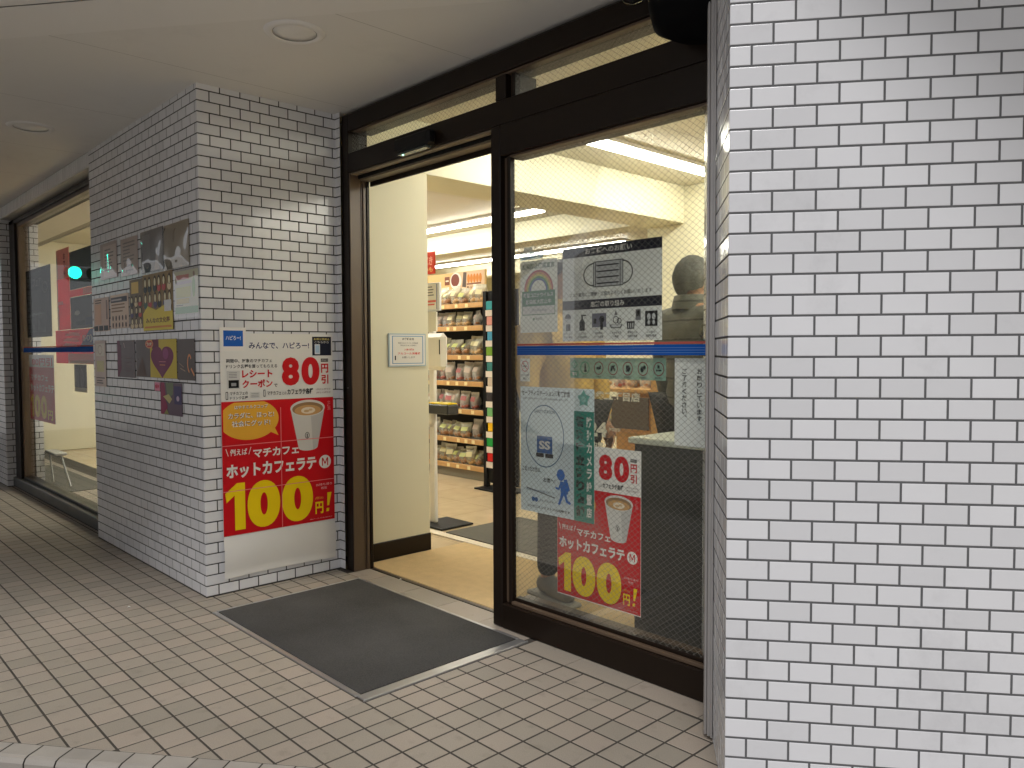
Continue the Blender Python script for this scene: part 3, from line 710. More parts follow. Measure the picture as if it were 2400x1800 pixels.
# ------------------------------------------------------------------ printed notices and posters
I = ink
WHT, RED, YEL, NAVY, BLK, GRY = I(232, 228, 222), I(196, 22, 32), I(240, 206, 22), I(28, 38, 92), I(22, 22, 26), I(120, 120, 124)
def ipts(cu, cv, ru, rv, n=48): return [(cu+ru*math.cos(2*math.pi*i/n), cv+rv*math.sin(2*math.pi*i/n)) for i in range(n)]
ONE = [(.47, 0), (1, 0), (1, 1), (.60, 1), (.0, .80), (.06, .60), (.47, .745)]
def coffee_print(S, fu, fv, top=True, full=True):
    """the coffee poster design; fu, fv map its own upright coordinates onto the sheet"""
    def rect(a, b, c, d, m): S.rect(fu(a), fu(b), fv(c), fv(d), m)
    def txt(t, a, b, c, d, m, bold=0.): S.text(t, fu(a), fu(b), fv(c), fv(d), m, bold)
    def poly(p, m): S.poly([(fu(x), fv(y)) for x, y in p], m)
    if top:
        txt("みんなで、ハピろー!", 1.772, 2.112, 1.238, 1.272, NAVY, .02)
        rect(2.131, 2.247, 1.201, 1.303, I(20, 24, 44)); txt("お得な情報は", 2.142, 2.236, 1.284, 1.296, I(230, 214, 120)); txt("こちらから", 2.146, 2.232, 1.268, 1.280, WHT)
        poly([(2.146, 1.208), (2.178, 1.208), (2.178, 1.262), (2.146, 1.262)], I(214, 218, 224)); rect(2.150, 2.174, 1.216, 1.256, I(170, 196, 220))
        rect(1.622, 1.756, 1.225, 1.342, WHT); rect(1.640, 1.742, 1.250, 1.330, I(34, 92, 178)); txt("ハピろー!", 1.652, 1.730, 1.282, 1.304, WHT, .02)
        txt("期間中、対象のマチカフェ", 1.651, 1.897, 1.167, 1.187, BLK, .015); txt("ドリンク各種を買ってもらえる", 1.651, 1.925, 1.139, 1.159, BLK, .015)
        rect(1.654, 1.722, 1.034, 1.127, I(205, 203, 200)); rect(1.662, 1.716, 1.040, 1.080, BLK); rect(1.676, 1.702, 1.050, 1.066, I(150, 150, 152))
        for i in range(4): rect(1.664, 1.706, 1.092+i*.008, 1.0945+i*.008, GRY)
        txt("レシート", 1.733, 1.898, 1.090, 1.130, RED, .035); txt("クーポン", 1.733, 1.898, 1.038, 1.080, RED, .035); txt("で", 1.905, 1.925, 1.038, 1.055, BLK, .02)
        txt("マチカフェの", 1.668, 1.762, 1.004, 1.021, BLK, .015); txt("ドリンク各種", 1.668, 1.762, .981, .998, BLK, .015)
        rect(1.646, 1.658, .982, 1.022, BLK); rect(1.649, 1.655, .986, 1.018, WHT)
        rect(1.774, 1.826, .986, 1.016, I(210, 208, 204))
        for i in range(3): rect(1.780, 1.820, .990+i*.008, .993+i*.008, I(150, 148, 146))
        rect(1.846, 1.857, .990, 1.026, BLK); rect(1.849, 1.854, .994, 1.022, WHT); txt("マチカフェ", 1.868, 1.945, .996, 1.017, BLK, .015)
    txt("8", 1.950, 2.052, 1.042, 1.193, RED, .055); txt("0", 2.064, 2.172, 1.042, 1.193, RED, .055)
    rect(2.181, 2.226, 1.166, 1.184, I(70, 66, 66)); txt("1杯あたり", 2.184, 2.223, 1.170, 1.180, WHT)
    txt("円", 2.182, 2.226, 1.106, 1.156, RED, .03); txt("引", 2.182, 2.226, 1.046, 1.096, RED, .03)
    txt("との", 1.952, 1.974, .996, 1.012, BLK); txt("カフェラテ各種", 1.980, 2.132, .994, 1.026, BLK, .03)
    for i, t in enumerate(("1杯から1杯引き", "2杯なら2杯引き")): txt(t, 2.150, 2.238, 1.012-i*.018, 1.022-i*.018, I(110, 60, 60))
    rect(1.622, 2.2535, .293, .972, RED)
    b = clip_poly(ipts(1.768, .876, .160, .104), [(-1, 0, -1.630), (0, 1, .966)]); poly(b, I(226, 168, 58)); poly([(1.86, .815), (1.895, .845), (1.926, .784)], I(226, 168, 58))
    BR = I(120, 66, 24)
    for t, x0, x1, y0, y1 in (("はやすミルクコップ", 1.690, 1.868, .932, .951), ("カラダに、ほっと!", 1.656, 1.902, .884, .914), ("社会にグッド!", 1.674, 1.880, .842, .873)):
        txt(t, x0, x1, y0-.0016, y1-.0016, BR, .06); txt(t, x0, x1, y0, y1, WHT, .015)
    cup = [(1.996, .918)]+[(2.098-.102*math.cos(a), .918-.043*math.sin(a)) for a in [i*math.pi/12 for i in range(1, 12)]]+[(2.200, .918)]
    poly([(1.997, .915), (2.199, .915), (2.154, .706)]+[(2.097+.057*math.cos(a), .706-.019*math.sin(a)) for a in [i*math.pi/10 for i in range(0, 11)]]+[(2.040, .706)], I(206, 203, 198))
    poly([(2.115, .885), (2.199, .915), (2.154, .706), (2.126, .690)], I(186, 183, 180))
    poly(ipts(2.098, .918, .1025, .0445), I(214, 210, 204)); poly(ipts(2.098, .914, .092, .036), I(150, 118, 84)); poly(ipts(2.098, .906, .078, .028), I(196, 152, 100)); poly(ipts(2.10, .905, .042, .018), I(228, 212, 188))
    poly(ipts(2.09, .902, .016, .007), I(200, 166, 122)); poly(ipts(2.114, .908, .012, .006), I(206, 176, 134))
    poly(ipts(2.092, .770, .014, .018), I(110, 106, 104)); poly(ipts(2.092, .770, .010, .014), I(200, 198, 194)); rect(2.088, 2.096, .757, .779, I(110, 106, 104))
    S.vtext("ホット専用", fu(2.226), fv(.90), fv(.952), abs(fu(.018)-fu(0)), I(224, 150, 150))
    txt("例えば", 1.662, 1.752, .697, .731, WHT, .02); S.line((fu(1.640), fv(.735)), (fu(1.652), fv(.698)), .003, WHT); S.line((fu(1.772), fv(.735)), (fu(1.760), fv(.698)), .003, WHT)
    txt("マチカフェ", 1.784, 2.040, .677, .723, WHT, .035)
    txt("ホットカフェラテ", 1.640, 2.143, .582, .653, WHT, .04)
    poly(ipts(2.197, .617, .0365, .0365), WHT); [S.line((fu(a), fv(b)), (fu(c), fv(d)), .0062*abs(fu(1)-fu(0)), RED) for a, b, c, d in ((2.181, .595, 2.181, .639), (2.213, .595, 2.213, .639), (2.183, .638, 2.197, .606), (2.211, .638, 2.197, .606))]
    poly([(1.632+.104*x, .317+.240*y) for x, y in ONE], YEL); txt("0", 1.748, 1.928, .312, .556, YEL, .06); txt("0", 1.938, 2.120, .312, .556, YEL, .06)
    txt("お持ち帰り", 2.140, 2.238, .486, .500, I(236, 190, 188)); txt("税抜", 2.170, 2.206, .466, .480, I(236, 190, 188)); txt("(税込)", 2.134, 2.182, .412, .428, I(236, 170, 60))
    txt("円", 2.134, 2.182, .334, .400, YEL, .03); poly([(2.206, .372), (2.218, .372), (2.234, .444), (2.208, .444)], YEL); poly([(2.200, .340), (2.216, .340), (2.219, .358), (2.203, .358)], YEL)
    txt("※画像はイメージです。写真と異なる場合があります", 2.100, 2.238, .306, .312, I(236, 170, 170))
    if full:
        FL = I(226, 128, 130)
        rect(1.622, 2.2535, .7475, .7515, FL); rect(1.622, 2.2535, .5165, .5200, FL); rect(1.9370, 1.9405, .295, .93, FL)
        txt("キャンペーン", 2.196, 2.246, .088, .097, I(200, 70, 70))
ident = lambda a: a
S = Sheet((PX0+.0050, 0, 0), (0, 1, 0), (1, 0, 0))
S.base(1.621, 2.2545, .292, 1.3165, PAPER); S.base(1.6205, 1.758, 1.3166, 1.346, PAPER)
# lower margin of the poster bellies outwards and lifts off the tiles
n, m = 14, 16; vs = []
for j in range(m+1):
    t = j/m; v = .292-.214*t
    for i in range(n+1):
        u = 1.621+.6335*i/n
        o = .010*math.sin(math.pi*min(t*1.15, 1))+.006*t**3+.003*math.sin(7*i/n+2*t)*t
        vs.append(S.P(u, v+.004*math.sin(3.1*i/n)*t, .0004+o))
S.paper.raw(vs, [(j*(n+1)+i, j*(n+1)+i+1, (j+1)*(n+1)+i+1, (j+1)*(n+1)+i) for j in range(m) for i in range(n)], pbr("glossy_paper", (.76, .74, .70), .22, var=.03), True)
coffee_print(S, ident, ident)
S.build("poster", "large red coffee poster with 80 and 100 in figures on the tiled pillar", "poster", "red coffee posters")
YP = YG+.016
S = Sheet((0, YP+.003, 0), (1, 0, 0), (0, -1, 0))
S.base(-2.216, -1.784, .212, .842, PAPER)
coffee_print(S, lambda y: -1.785+(y-2.2535)*.68, lambda z: .668+(z-.972)*.665, top=False, full=False)
S.build("poster", "red coffee poster behind the wired glass, partly covered by the white safety notice", "poster", "red coffee posters")
S = Sheet((0, YW+.050, 0), (1, 0, 0), (0, -1, 0))
S.base(-8.045, -7.20, .636, 1.207, PAPER)
fx, fz = lambda y: -7.205+(y-2.2535)*1.325, lambda z: 1.10+(z-.972)*.683
S.rect(fx(1.622), fx(2.2535), fz(.293), fz(.972), RED)
for t, a, b, c, d, m_, bd in (("ホットカフェラテ", 1.640, 2.24, .66, .76, WHT, .04), ("マチカフェ", 1.66, 2.10, .80, .88, WHT, .03), ("0", 1.74, 1.89, .33, .62, YEL, .05), ("0", 1.91, 2.06, .33, .62, YEL, .05), ("円", 2.08, 2.20, .33, .45, YEL, .03), ("80円引", 1.70, 2.22, .99, 1.09, RED, .04)):
    S.text(t, fx(a), fx(b), fz(c), fz(d), m_, bd)
S.poly([(fx(1.640+.08*x), fz(.33+.29*y)) for x, y in ONE], YEL)
S.build("poster", "narrow looking red coffee poster with 100 in yellow behind the display window", "poster", "red coffee posters")

# mask notice
S = Sheet((0, YP, 0), (1, 0, 0), (0, -1, 0)); LG = thin_paper("notice_grey_paper", (.82, .84, .85))
S.base(-2.180, -1.690, 1.258, 1.632, LG); DK = I(14, 16, 34)
S.rect(-2.180, -1.690, 1.592, 1.632, DK); S.text("お客様へのお願い", -2.058, -1.826, 1.600, 1.624, WHT, .02)
S.ring(-2.012, 1.518, .056, .046, .005, BLK, 30, math.pi/2, 3*math.pi/2); S.ring(-1.872, 1.518, .050, .046, .005, BLK, 30, -math.pi/2, math.pi/2)
S.rect(-2.016, -1.868, 1.468, 1.568, BLK); S.rect(-2.013, -1.871, 1.471, 1.565, LG)
for x in (-2.006, -1.884): S.rect(x, x+.003, 1.471, 1.565, BLK)
for z in (1.482, 1.505, 1.528, 1.551): S.rect(-1.998, -1.890, z-.0025, z+.0025, BLK)
S.text("マスク着用にご理解・ご協力よろしくお願いいたします", -2.142, -1.735, 1.434, 1.451, BLK, .01)
S.rect(-2.180, -1.690, 1.384, 1.421, DK); S.text("店舗の取り組み", -2.030, -1.862, 1.391, 1.414, WHT, .02)
# six pictograms
S.ell(-2.150, 1.352, .0165, .017, BLK); S.rect(-2.166, -2.134, 1.333, 1.350, LG); S.poly([(-2.163, 1.300), (-2.137, 1.300), (-2.140, 1.328), (-2.160, 1.328)], I(90, 92, 96)); S.rect(-2.150, -2.137, 1.300, 1.328, BLK)
S.poly([(-2.088, 1.300), (-2.060, 1.300), (-2.060, 1.334), (-2.068, 1.345), (-2.080, 1.345), (-2.088, 1.334)], BLK); S.rect(-2.078, -2.070, 1.345, 1.358, BLK); S.rect(-2.080, -2.052, 1.358, 1.363, BLK)
S.rect(-2.022, -1.950, 1.312, 1.366, I(120, 120, 136)); S.ell(-1.972, 1.342, .013, .014, BLK); S.rect(-1.980, -1.966, 1.302, 1.330, BLK); S.rect(-2.014, -2.000, 1.326, 1.346, BLK); S.rect(-2.020, -1.985, 1.303, 1.309, WHT)
S.ring(-1.902, 1.338, .014, .014, .003, BLK); S.ring(-1.886, 1.334, .011, .011, .003, BLK); S.poly([(-1.934, 1.320), (-1.870, 1.320), (-1.880, 1.306), (-1.924, 1.306)], BLK); S.poly([(-1.929, 1.319), (-1.875, 1.319), (-1.883, 1.309), (-1.921, 1.309)], LG); S.poly([(-1.910, 1.356), (-1.902, 1.376), (-1.894, 1.356)], GRY)
S.poly([(-1.850, 1.330), (-1.812, 1.330), (-1.815, 1.302), (-1.847, 1.302)], BLK); S.rect(-1.843, -1.838, 1.306, 1.324, LG); S.rect(-1.833, -1.828, 1.306, 1.324, LG); S.rect(-1.823, -1.818, 1.306, 1.324, LG); S.rect(-1.808, -1.784, 1.334, 1.374, GRY); S.rect(-1.804, -1.788, 1.348, 1.370, BLK)
S.rect(-1.764, -1.708, 1.310, 1.366, BLK)
for x in (-1.747, -1.725): S.ell(x, 1.345, .008, .012, LG); S.ell(x, 1.324, .006, .008, LG)
for i, (x, a, b) in enumerate(((-2.150, "スタッフの", "マスク着用"), (-2.072, "入口での", "手指の消毒"), (-1.986, "店内飛沫", "シート設置"), (-1.902, "こまめな手洗", "い実施"), (-1.822, "買物かごの", "定期的消毒"), (-1.736, "レジ前の", "間隔を確保"))):
    S.textc(a, x, 1.289, .009, BLK, .01, .064); S.textc(b, x, 1.275, .009, BLK, .01, .066)
S.build("notice", "large grey notice with a face mask drawing and black bands on the wired glass", "notice")

# rainbow sticker
S = Sheet((0, YP, 0), (1, 0, 0), (0, -1, 0)); PG = thin_paper("sticker_white_paper", (.86, .87, .83)); GR = I(36, 122, 58)
S.base(-2.428, -2.210, 1.298, 1.602, PG)
S.text("感染防止徹底宣言", -2.415, -2.225, 1.566, 1.590, I(44, 96, 58), .02)
for k, c in enumerate(((200, 66, 34), (226, 150, 40), (226, 210, 60), (60, 140, 70), (44, 72, 150))):
    S.ring(-2.318, 1.474, .086-.0085*k, .086-.0085*k, .0082, I(*c), 30, 0, math.pi)
S.rect(-2.416, -2.222, 1.410, 1.474, GR); S.text("新型コロナウイルス", -2.408, -2.232, 1.446, 1.466, WHT, .02); S.text("感染拡大防止中", -2.394, -2.244, 1.418, 1.438, WHT, .02)
S.rect(-2.416, -2.222, 1.372, 1.410, GR); S.rect(-2.413, -2.225, 1.375, 1.4095, WHT); S.text("店内消毒実施", -2.36, -2.27, 1.387, 1.397, GRY)
S.ell(-2.345, 1.355, .005, .006, GR); S.text("東京都", -2.335, -2.295, 1.350, 1.361, BLK)
S.build("sticker", "white sticker with a rainbow and green band on the wired glass", "sticker")
S = Sheet((0, YP, 0), (1, 0, 0), (0, -1, 0)); S.base(-2.430, -2.292, 1.606, 1.640, translucent("pale_blue_film", srgb(150, 200, 226), .55))
S.base(-2.405, -2.355, 1.641, 1.660, PG); S.text("ご案内", -2.42, -2.30, 1.610, 1.636, I(92, 160, 206), .03)
S.build("sticker", "small pale blue sticker above the rainbow sticker", "sticker")

# stripe of blue and red film across the pane, and its continuation on the display window
def stripe(name, O, x0, x1, z0, label):
    S = Sheet(O, (1, 0, 0), (0, -1, 0)); bl = translucent("blue_film", (.015, .10, .42), .88); rd = translucent("red_film", (.50, .12, .10), .8); lb = translucent("pale_film", (.16, .30, .62), .8)
    S.base(x0, x1, z0+.040, z0+.048, rd, .0003); S.base(x0, x1, z0, z0+.038, bl, .0003)
    for q in (.008, .017, .026): S.rect(x0, x1, z0+q, z0+q+.0018, lb)
    S.build(name, label, "film stripe", pic="fine_lines")
stripe("film_stripe", (0, YG-.0015, 0), -2.432, -1.464, 1.203, "blue and red film stripe across the wired glass panel")
stripe("film_stripe", (0, YW+.018, 0), FX+.24, PXL, 1.228, "blue and red film stripe across the display window")

# no smoking sticker
S = Sheet((0, YP, 0), (1, 0, 0), (0, -1, 0)); S.base(-2.430, -2.372, 1.090, 1.188, PG)
S.ring(-2.401, 1.155, .022, .024, .004, I(190, 40, 44)); S.line((-2.416, 1.171), (-2.386, 1.139), .004, I(190, 40, 44)); S.rect(-2.413, -2.391, 1.153, 1.158, BLK)
S.text("ペット入店", -2.425, -2.378, 1.112, 1.122, BLK, .02); S.text("禁止", -2.412, -2.390, 1.097, 1.107, BLK, .02)
S.build("sticker", "small white sticker with a red prohibition ring at the left edge of the glass", "sticker")
# pale green pictogram strip
S = Sheet((0, YP, 0), (1, 0, 0), (0, -1, 0)); S.base(-2.140, -1.672, 1.110, 1.192, translucent("pale_green_film", srgb(150, 186, 170), .72)); G2 = I(30, 130, 92)
S.poly([(-2.116, 1.186), (-2.098, 1.166), (-2.116, 1.146), (-2.134, 1.166)], G2); S.poly([(-2.116, 1.179), (-2.104, 1.166), (-2.116, 1.153), (-2.128, 1.166)], I(150, 186, 170)); S.text("Z", -2.122, -2.110, 1.160, 1.172, G2, .03)
S.rect(-2.138, -2.094, 1.116, 1.140, G2); S.text("館内", -2.130, -2.102, 1.121, 1.135, WHT, .02)
for i in range(6):
    x = -2.060+i*.0715; c = G2 if i == 0 else I(120, 56, 60)
    S.ring(x, 1.152, .024, .026, .0035, c); g = I(34, 44, 44)
    if i == 0: S.poly([(x-.004, 1.136), (x+.010, 1.136), (x+.003, 1.170), (x-.001, 1.170)], g)
    elif i == 1: S.ell(x, 1.152, .012, .006, g); S.rect(x+.004, x+.012, 1.154, 1.162, g)
    elif i == 2: S.poly([(x-.013, 1.140), (x-.006, 1.140), (x, 1.150), (x+.008, 1.140), (x+.013, 1.146), (x+.006, 1.156), (x+.012, 1.164), (x-.010, 1.162)], g)
    elif i == 3: S.rect(x-.008, x+.008, 1.140, 1.164, g); S.ell(x+.008, 1.152, .005, .008, g)
    elif i == 4: S.ell(x-.004, 1.150, .008, .011, g); S.ell(x+.007, 1.157, .006, .008, g)
    else: S.rect(x-.012, x+.012, 1.144, 1.150, g); S.rect(x-.006, x+.004, 1.154, 1.166, g)
    S.textc(("案内中", "犬禁止", "走行禁止", "飲酒禁止", "騒音禁止", "座込禁止")[i], x, 1.119, .008, I(44, 74, 66), .01, .05)
S.build("sticker", "pale green strip of round pictograms under the blue stripe", "sticker")
# vertical notice at the right
S = Sheet((0, YP, 0), (1, 0, 0), (0, -1, 0)); S.base(-1.634, -1.478, .880, 1.192, LG)
S.vtext("お断りしています。", -1.530, .945, 1.158, .020, BLK, .015); S.vtext("ご了承ください。", -1.592, .968, 1.158, .020, BLK, .015)
S.build("notice", "white notice with two columns of vertical writing at the right of the glass", "notice")
# safety station notice
S = Sheet((0, YP, 0), (1, 0, 0), (0, -1, 0)); SW = thin_paper("safety_paper", (.78, .86, .90)); TEAL = I(24, 128, 112); SB = I(28, 92, 158)
S.base(-2.430, -2.012, .532, 1.068, SW)
S.text("セーフティステーション活動実施店", -2.420, -2.140, 1.030, 1.054, BLK, .03); S.text("安全・安心なまちづくりと青少年健全育成に協力します", -2.412, -2.152, 1.014, 1.023, BLK, .01)
S.ring(-2.285, .862, .112, .132, .0045, I(52, 98, 138), 56); S.text("SAFETY STATION", -2.345, -2.225, .958, .972, I(50, 80, 110), .02)
S.rect(-2.330, -2.240, .790, .862, SB); S.text("SS", -2.318, -2.252, .806, .842, WHT, .04); S.rect(-2.335, -2.289, .772, .789, BLK); S.rect(-2.281, -2.235, .772, .789, BLK)
S.text("こまったときは‥", -2.418, -2.305, .706, .726, BLK, .02); S.text("お店へ!", -2.292, -2.224, .668, .688, BLK, .02)
BL = I(24, 104, 190)
S.ell(-2.192, .708, .022, .024, BL); S.rect(-2.216, -2.168, .704, .709, BL)
S.poly([(-2.196, .682), (-2.166, .680), (-2.150, .636), (-2.172, .622), (-2.192, .634)], BL); S.poly([(-2.176, .690), (-2.158, .694), (-2.140, .650), (-2.156, .642)], BL)
S.poly([(-2.194, .676), (-2.206, .654), (-2.222, .656), (-2.222, .648), (-2.202, .644), (-2.186, .664)], BL)
S.poly([(-2.190, .638), (-2.172, .630), (-2.186, .606), (-2.196, .582), (-2.208, .586), (-2.196, .612)], BL); S.poly([(-2.176, .632), (-2.160, .630), (-2.152, .606), (-2.136, .600), (-2.138, .590), (-2.162, .598)], BL)
S.line((-2.392, .634), (-2.225, .608), .005, GRY); S.text("青少年の健全な育成をめざして", -2.395, -2.232, .622, .631, I(60, 90, 130))
S.ell(-2.352, .588, .010, .010, SB); S.ell(-2.334, .588, .010, .010, SB); S.text("まちの安全安心", -2.315, -2.216, .583, .593, I(80, 90, 96)); S.text("コンビニエンスストアの活動です", -2.39, -2.14, .552, .563, BLK, .02)
S.rect(-2.118, -2.012, .532, .978, TEAL)
p5 = [(-2.066+(.036 if i % 2 == 0 else .022)*math.sin(i*math.pi/5), 1.028+(.036 if i % 2 == 0 else .022)*math.cos(i*math.pi/5)) for i in range(10)]
S.poly(p5, I(112, 176, 164)); S.ell(-2.066, 1.026, .012, .012, I(150, 200, 190))
S.vtext("警察官立寄り店舗", -2.084, .548, .962, .046, BLK, .05); S.vtext("防犯カメラ設置店", -2.036, .548, .962, .028, WHT, .03)
S.build("notice", "white and teal safety notice with a blue running figure on the wired glass", "notice")
# white lettering on the glass
S = Sheet((0, YP+.006, 0), (1, 0, 0), (0, -1, 0)); CW = I(226, 218, 190)
S.base(-2.052, -2.050, 1.03, 1.031, CW)
S.text("池袋二丁目店", -2.055, -1.792, 1.026, 1.062, CW, .035); S.text("24", -2.05, -1.952, .882, .940, CW, .05); S.text("時間営業", -1.94, -1.885, .908, .922, CW, .01); S.text("年中無休", -2.06, -1.938, .834, .862, CW, .02)
S.build("window_lettering", "cream shop name and opening hours lettering stuck on the wired glass", "lettering")
# framed notice on the cream column
S = Sheet((-3.8195, 0, 0), (0, 1, 0), (1, 0, 0)); S.base(2.618, 2.888, 1.132, 1.327, pbr("pale_blue_frame", (.40, .50, .56), .4), .008); S.d = .0085
S.rect(2.626, 2.880, 1.139, 1.320, WHT); S.rect(2.642, 2.868, 1.148, 1.313, I(100, 150, 190)); S.rect(2.648, 2.862, 1.152, 1.309, I(226, 222, 214))
S.text("お客様各位", 2.715, 2.800, 1.288, 1.302, BLK, .02); S.text("新型コロナウイルス感染症", 2.686, 2.830, 1.266, 1.275, BLK); S.text("予防のため入店時に", 2.700, 2.818, 1.252, 1.261, BLK)
S.text("入店の際は", 2.728, 2.800, 1.226, 1.238, I(210, 60, 50), .02); S.text("アルコール消毒液", 2.682, 2.846, 1.202, 1.216, I(210, 60, 50), .02); S.text("お願いします", 2.712, 2.806, 1.180, 1.192, BLK); S.rect(2.660, 2.668, 1.170, 1.196, BLK)
S.build("notice", "pale blue framed hand sanitizer notice on the cream column", "notice")

# ------------------------------------------------------------------ notices on the street side of the left pillar
def brighter(r, g, b, gl=.4):
    c = [min(.80, x*1.85) for x in srgb(r, g, b)[:3]]; n = "notice_print_%02x%02x%02x" % (r, g, b)
    return pbr(n, c, gl, var=.03, nscale=9, spec=.15)
I = brighter
def plain(x0, x1, z0, z1, col, gloss=.4): 
    S = Sheet((0, PY0-.0045, 0), (1, 0, 0), (0, -1, 0)); S.base(x0, x1, z0, z1, I(*col, gloss)); return S
def textlines(S, x0, x1, z0, z1, n, m, seed=0):
    rnd = random.Random(seed); h = (z1-z0)/n
    for i in range(n):
        w = (x1-x0)*rnd.uniform(.55, 1)
        S.rect(x0, x0+w, z1-h*(i+.65), z1-h*(i+.25), m)
TXT = I(70, 56, 52)
def sleeve(x0, x1, z0, z1, amp, seed, parent):
    """clear plastic sleeve with soft wrinkles, stuck over a notice"""
    rnd = random.Random(seed); n, m = 36, 28; k = MB(); vs = []
    w = [(rnd.uniform(2, 9), rnd.uniform(-6, 6), rnd.uniform(0, 6), rnd.uniform(.3, 1)) for _ in range(5)]
    for j in range(m+1):
        for i in range(n+1):
            u, v = i/n, j/m; e = min(1, 5*min(u, 1-u), 5*min(v, 1-v))
            h = sum(a*math.sin(p*u*2+q*v+r) for p, q, r, a in w)/3
            vs.append((x0+(x1-x0)*u, PY0-.0075-amp*e*(1+h), z0+(z1-z0)*v))
    k.raw(vs, [(j*(n+1)+i, j*(n+1)+i+1, (j+1)*(n+1)+i+1, (j+1)*(n+1)+i) for j in range(m) for i in range(n)], glass("sleeve_film", (.93, .92, .90), .12, rough=.035, dirt=.03, fg=.42), True)
    k.build("plastic_sleeve", parent)
G1 = "notices on the tiled pillar"
S = plain(-5.384, -5.066, 1.678, 1.898, (150, 132, 126)); S.rect(-5.33, -5.08, 1.690, 1.880, I(176, 158, 152)); textlines(S, -5.30, -5.11, 1.72, 1.865, 7, TXT, 1); o = S.build("notice", "pinkish paper notice in a sleeve, leftmost in the top row on the pillar", "notice", G1); sleeve(-5.384, -5.066, 1.678, 1.898, .004, 3, o)
S = plain(-4.988, -4.700, 1.671, 1.888, (158, 140, 133)); textlines(S, -4.95, -4.74, 1.75, 1.87, 6, TXT, 2); S.rect(-4.93, -4.92, 1.69, 1.75, TXT); textlines(S, -4.90, -4.76, 1.685, 1.74, 2, TXT, 5); o = S.build("notice", "pinkish paper notice with lines of writing, second in the top row", "notice", G1); sleeve(-4.988, -4.700, 1.671, 1.888, .003, 8, o)
S = plain(-4.646, -4.298, 1.664, 1.892, (66, 68, 78), .25); S.rect(-4.62, -4.50, 1.70, 1.87, I(78, 80, 92)); S.poly([(-4.44, 1.67), (-4.36, 1.67), (-4.40, 1.78)], I(140, 130, 126)); o = S.build("notice", "dark slate notice under wrinkled shiny plastic, third in the top row", "notice", G1); sleeve(-4.646, -4.298, 1.664, 1.892, .016, 21, o)
S = plain(-4.286, -3.946, 1.655, 1.887, (104, 94, 78), .3); S.rect(-4.12, -3.96, 1.68, 1.83, I(112, 100, 82)); o = S.build("notice", "brown notice under wrinkled shiny plastic, nearest the pillar corner in the top row", "notice", G1); sleeve(-4.286, -3.946, 1.655, 1.887, .016, 34, o)
S = plain(-5.556, -5.246, 1.358, 1.568, (170, 148, 138)); S.rect(-5.53, -5.40, 1.40, 1.53, I(196, 140, 118)); S.rect(-5.30, -5.27, 1.43, 1.55, I(120, 100, 96)); textlines(S, -5.52, -5.32, 1.53, 1.56, 2, TXT, 4)
for i in range(3): S.rect(-5.55+i*.10, -5.55+i*.10+.085, 1.361, 1.392, I(26, 24, 26))
S.build("notice", "pink paper notice with three black blocks along its foot", "notice", G1)
S = plain(-5.212, -4.876, 1.368, 1.572, (176, 156, 142)); S.rect(-5.20, -4.90, 1.525, 1.556, I(58, 54, 62)); S.rect(-5.19, -5.0, 1.535, 1.545, I(150, 140, 140)); textlines(S, -5.19, -4.92, 1.46, 1.52, 3, I(120, 92, 70), 6)
for r in range(2):
    for c in range(5): S.ell(-5.165+c*.06, 1.430-r*.042, .012, .016, I(66, 48, 44))
S.build("notice", "beige notice with a dark heading and two rows of small figures", "notice", G1)
def portraits(S, x0, x1, z0, z1, nc, nr, seed):
    rnd = random.Random(seed); w = (x1-x0)/nc; h = (z1-z0)/nr
    for r in range(nr):
        for c in range(nc):
            x, z = x0+w*(c+.5)+rnd.uniform(-.1, .1)*w, z0+h*(r+.5)
            S.ell(x, z-h*.34, w*.40, h*.24, I(*rnd.choice([(70, 60, 90), (150, 60, 60), (60, 80, 70), (40, 40, 44), (180, 160, 130)])), 14)
            S.ell(x, z+h*.10, w*.28, h*.34, I(52, 36, 30), 16); S.ell(x, z+h*.04, w*.20, h*.25, I(205, 165, 135), 16)
S = plain(-4.852, -4.631, 1.360, 1.640, (98, 84, 70)); S.rect(-4.82, -4.70, 1.56, 1.625, I(186, 148, 84)); portraits(S, -4.845, -4.64, 1.365, 1.55, 3, 3, 3); S.build("poster", "brown poster of small portraits left of the yellow group poster", "poster", G1)
S = plain(-4.628, -4.178, 1.341, 1.652, (112, 92, 62)); portraits(S, -4.625, -4.185, 1.47, 1.645, 6, 2, 9); S.rect(-4.626, -4.180, 1.343, 1.438, I(196, 158, 58)); S.poly([(-4.626, 1.438), (-4.180, 1.438), (-4.30, 1.475), (-4.42, 1.452), (-4.55, 1.478)], I(196, 158, 58)); S.rect(-4.30, -4.20, 1.44, 1.50, I(206, 200, 196)); S.text("みんなの文化祭", -4.58, -4.22, 1.382, 1.412, I(96, 60, 36), .03); S.rect(-4.60, -4.20, 1.356, 1.366, I(170, 110, 50))
S.build("poster", "yellow group photo poster in the middle row on the pillar", "poster", G1)
S = plain(-4.150, -3.845, 1.416, 1.634, (186, 176, 150)); S.rect(-4.13, -3.96, 1.590, 1.614, I(200, 90, 84)); S.rect(-4.13, -3.93, 1.566, 1.582, I(170, 160, 166)); S.rect(-4.13, -3.94, 1.50, 1.552, I(178, 180, 90)); S.rect(-4.13, -3.96, 1.468, 1.494, I(210, 160, 80)); S.ell(-3.90, 1.545, .020, .05, I(120, 160, 90)); S.ell(-3.895, 1.61, .012, .014, I(120, 84, 60)); S.rect(-4.148, -3.847, 1.418, 1.452, I(60, 130, 62)); textlines(S, -4.13, -3.99, 1.455, 1.466, 1, TXT, 3)
o = S.build("notice", "green and yellow flyer in a clear sleeve nearest the pillar corner", "notice", G1); sleeve(-4.165, -3.836, 1.395, 1.645, .0015, 51, o)
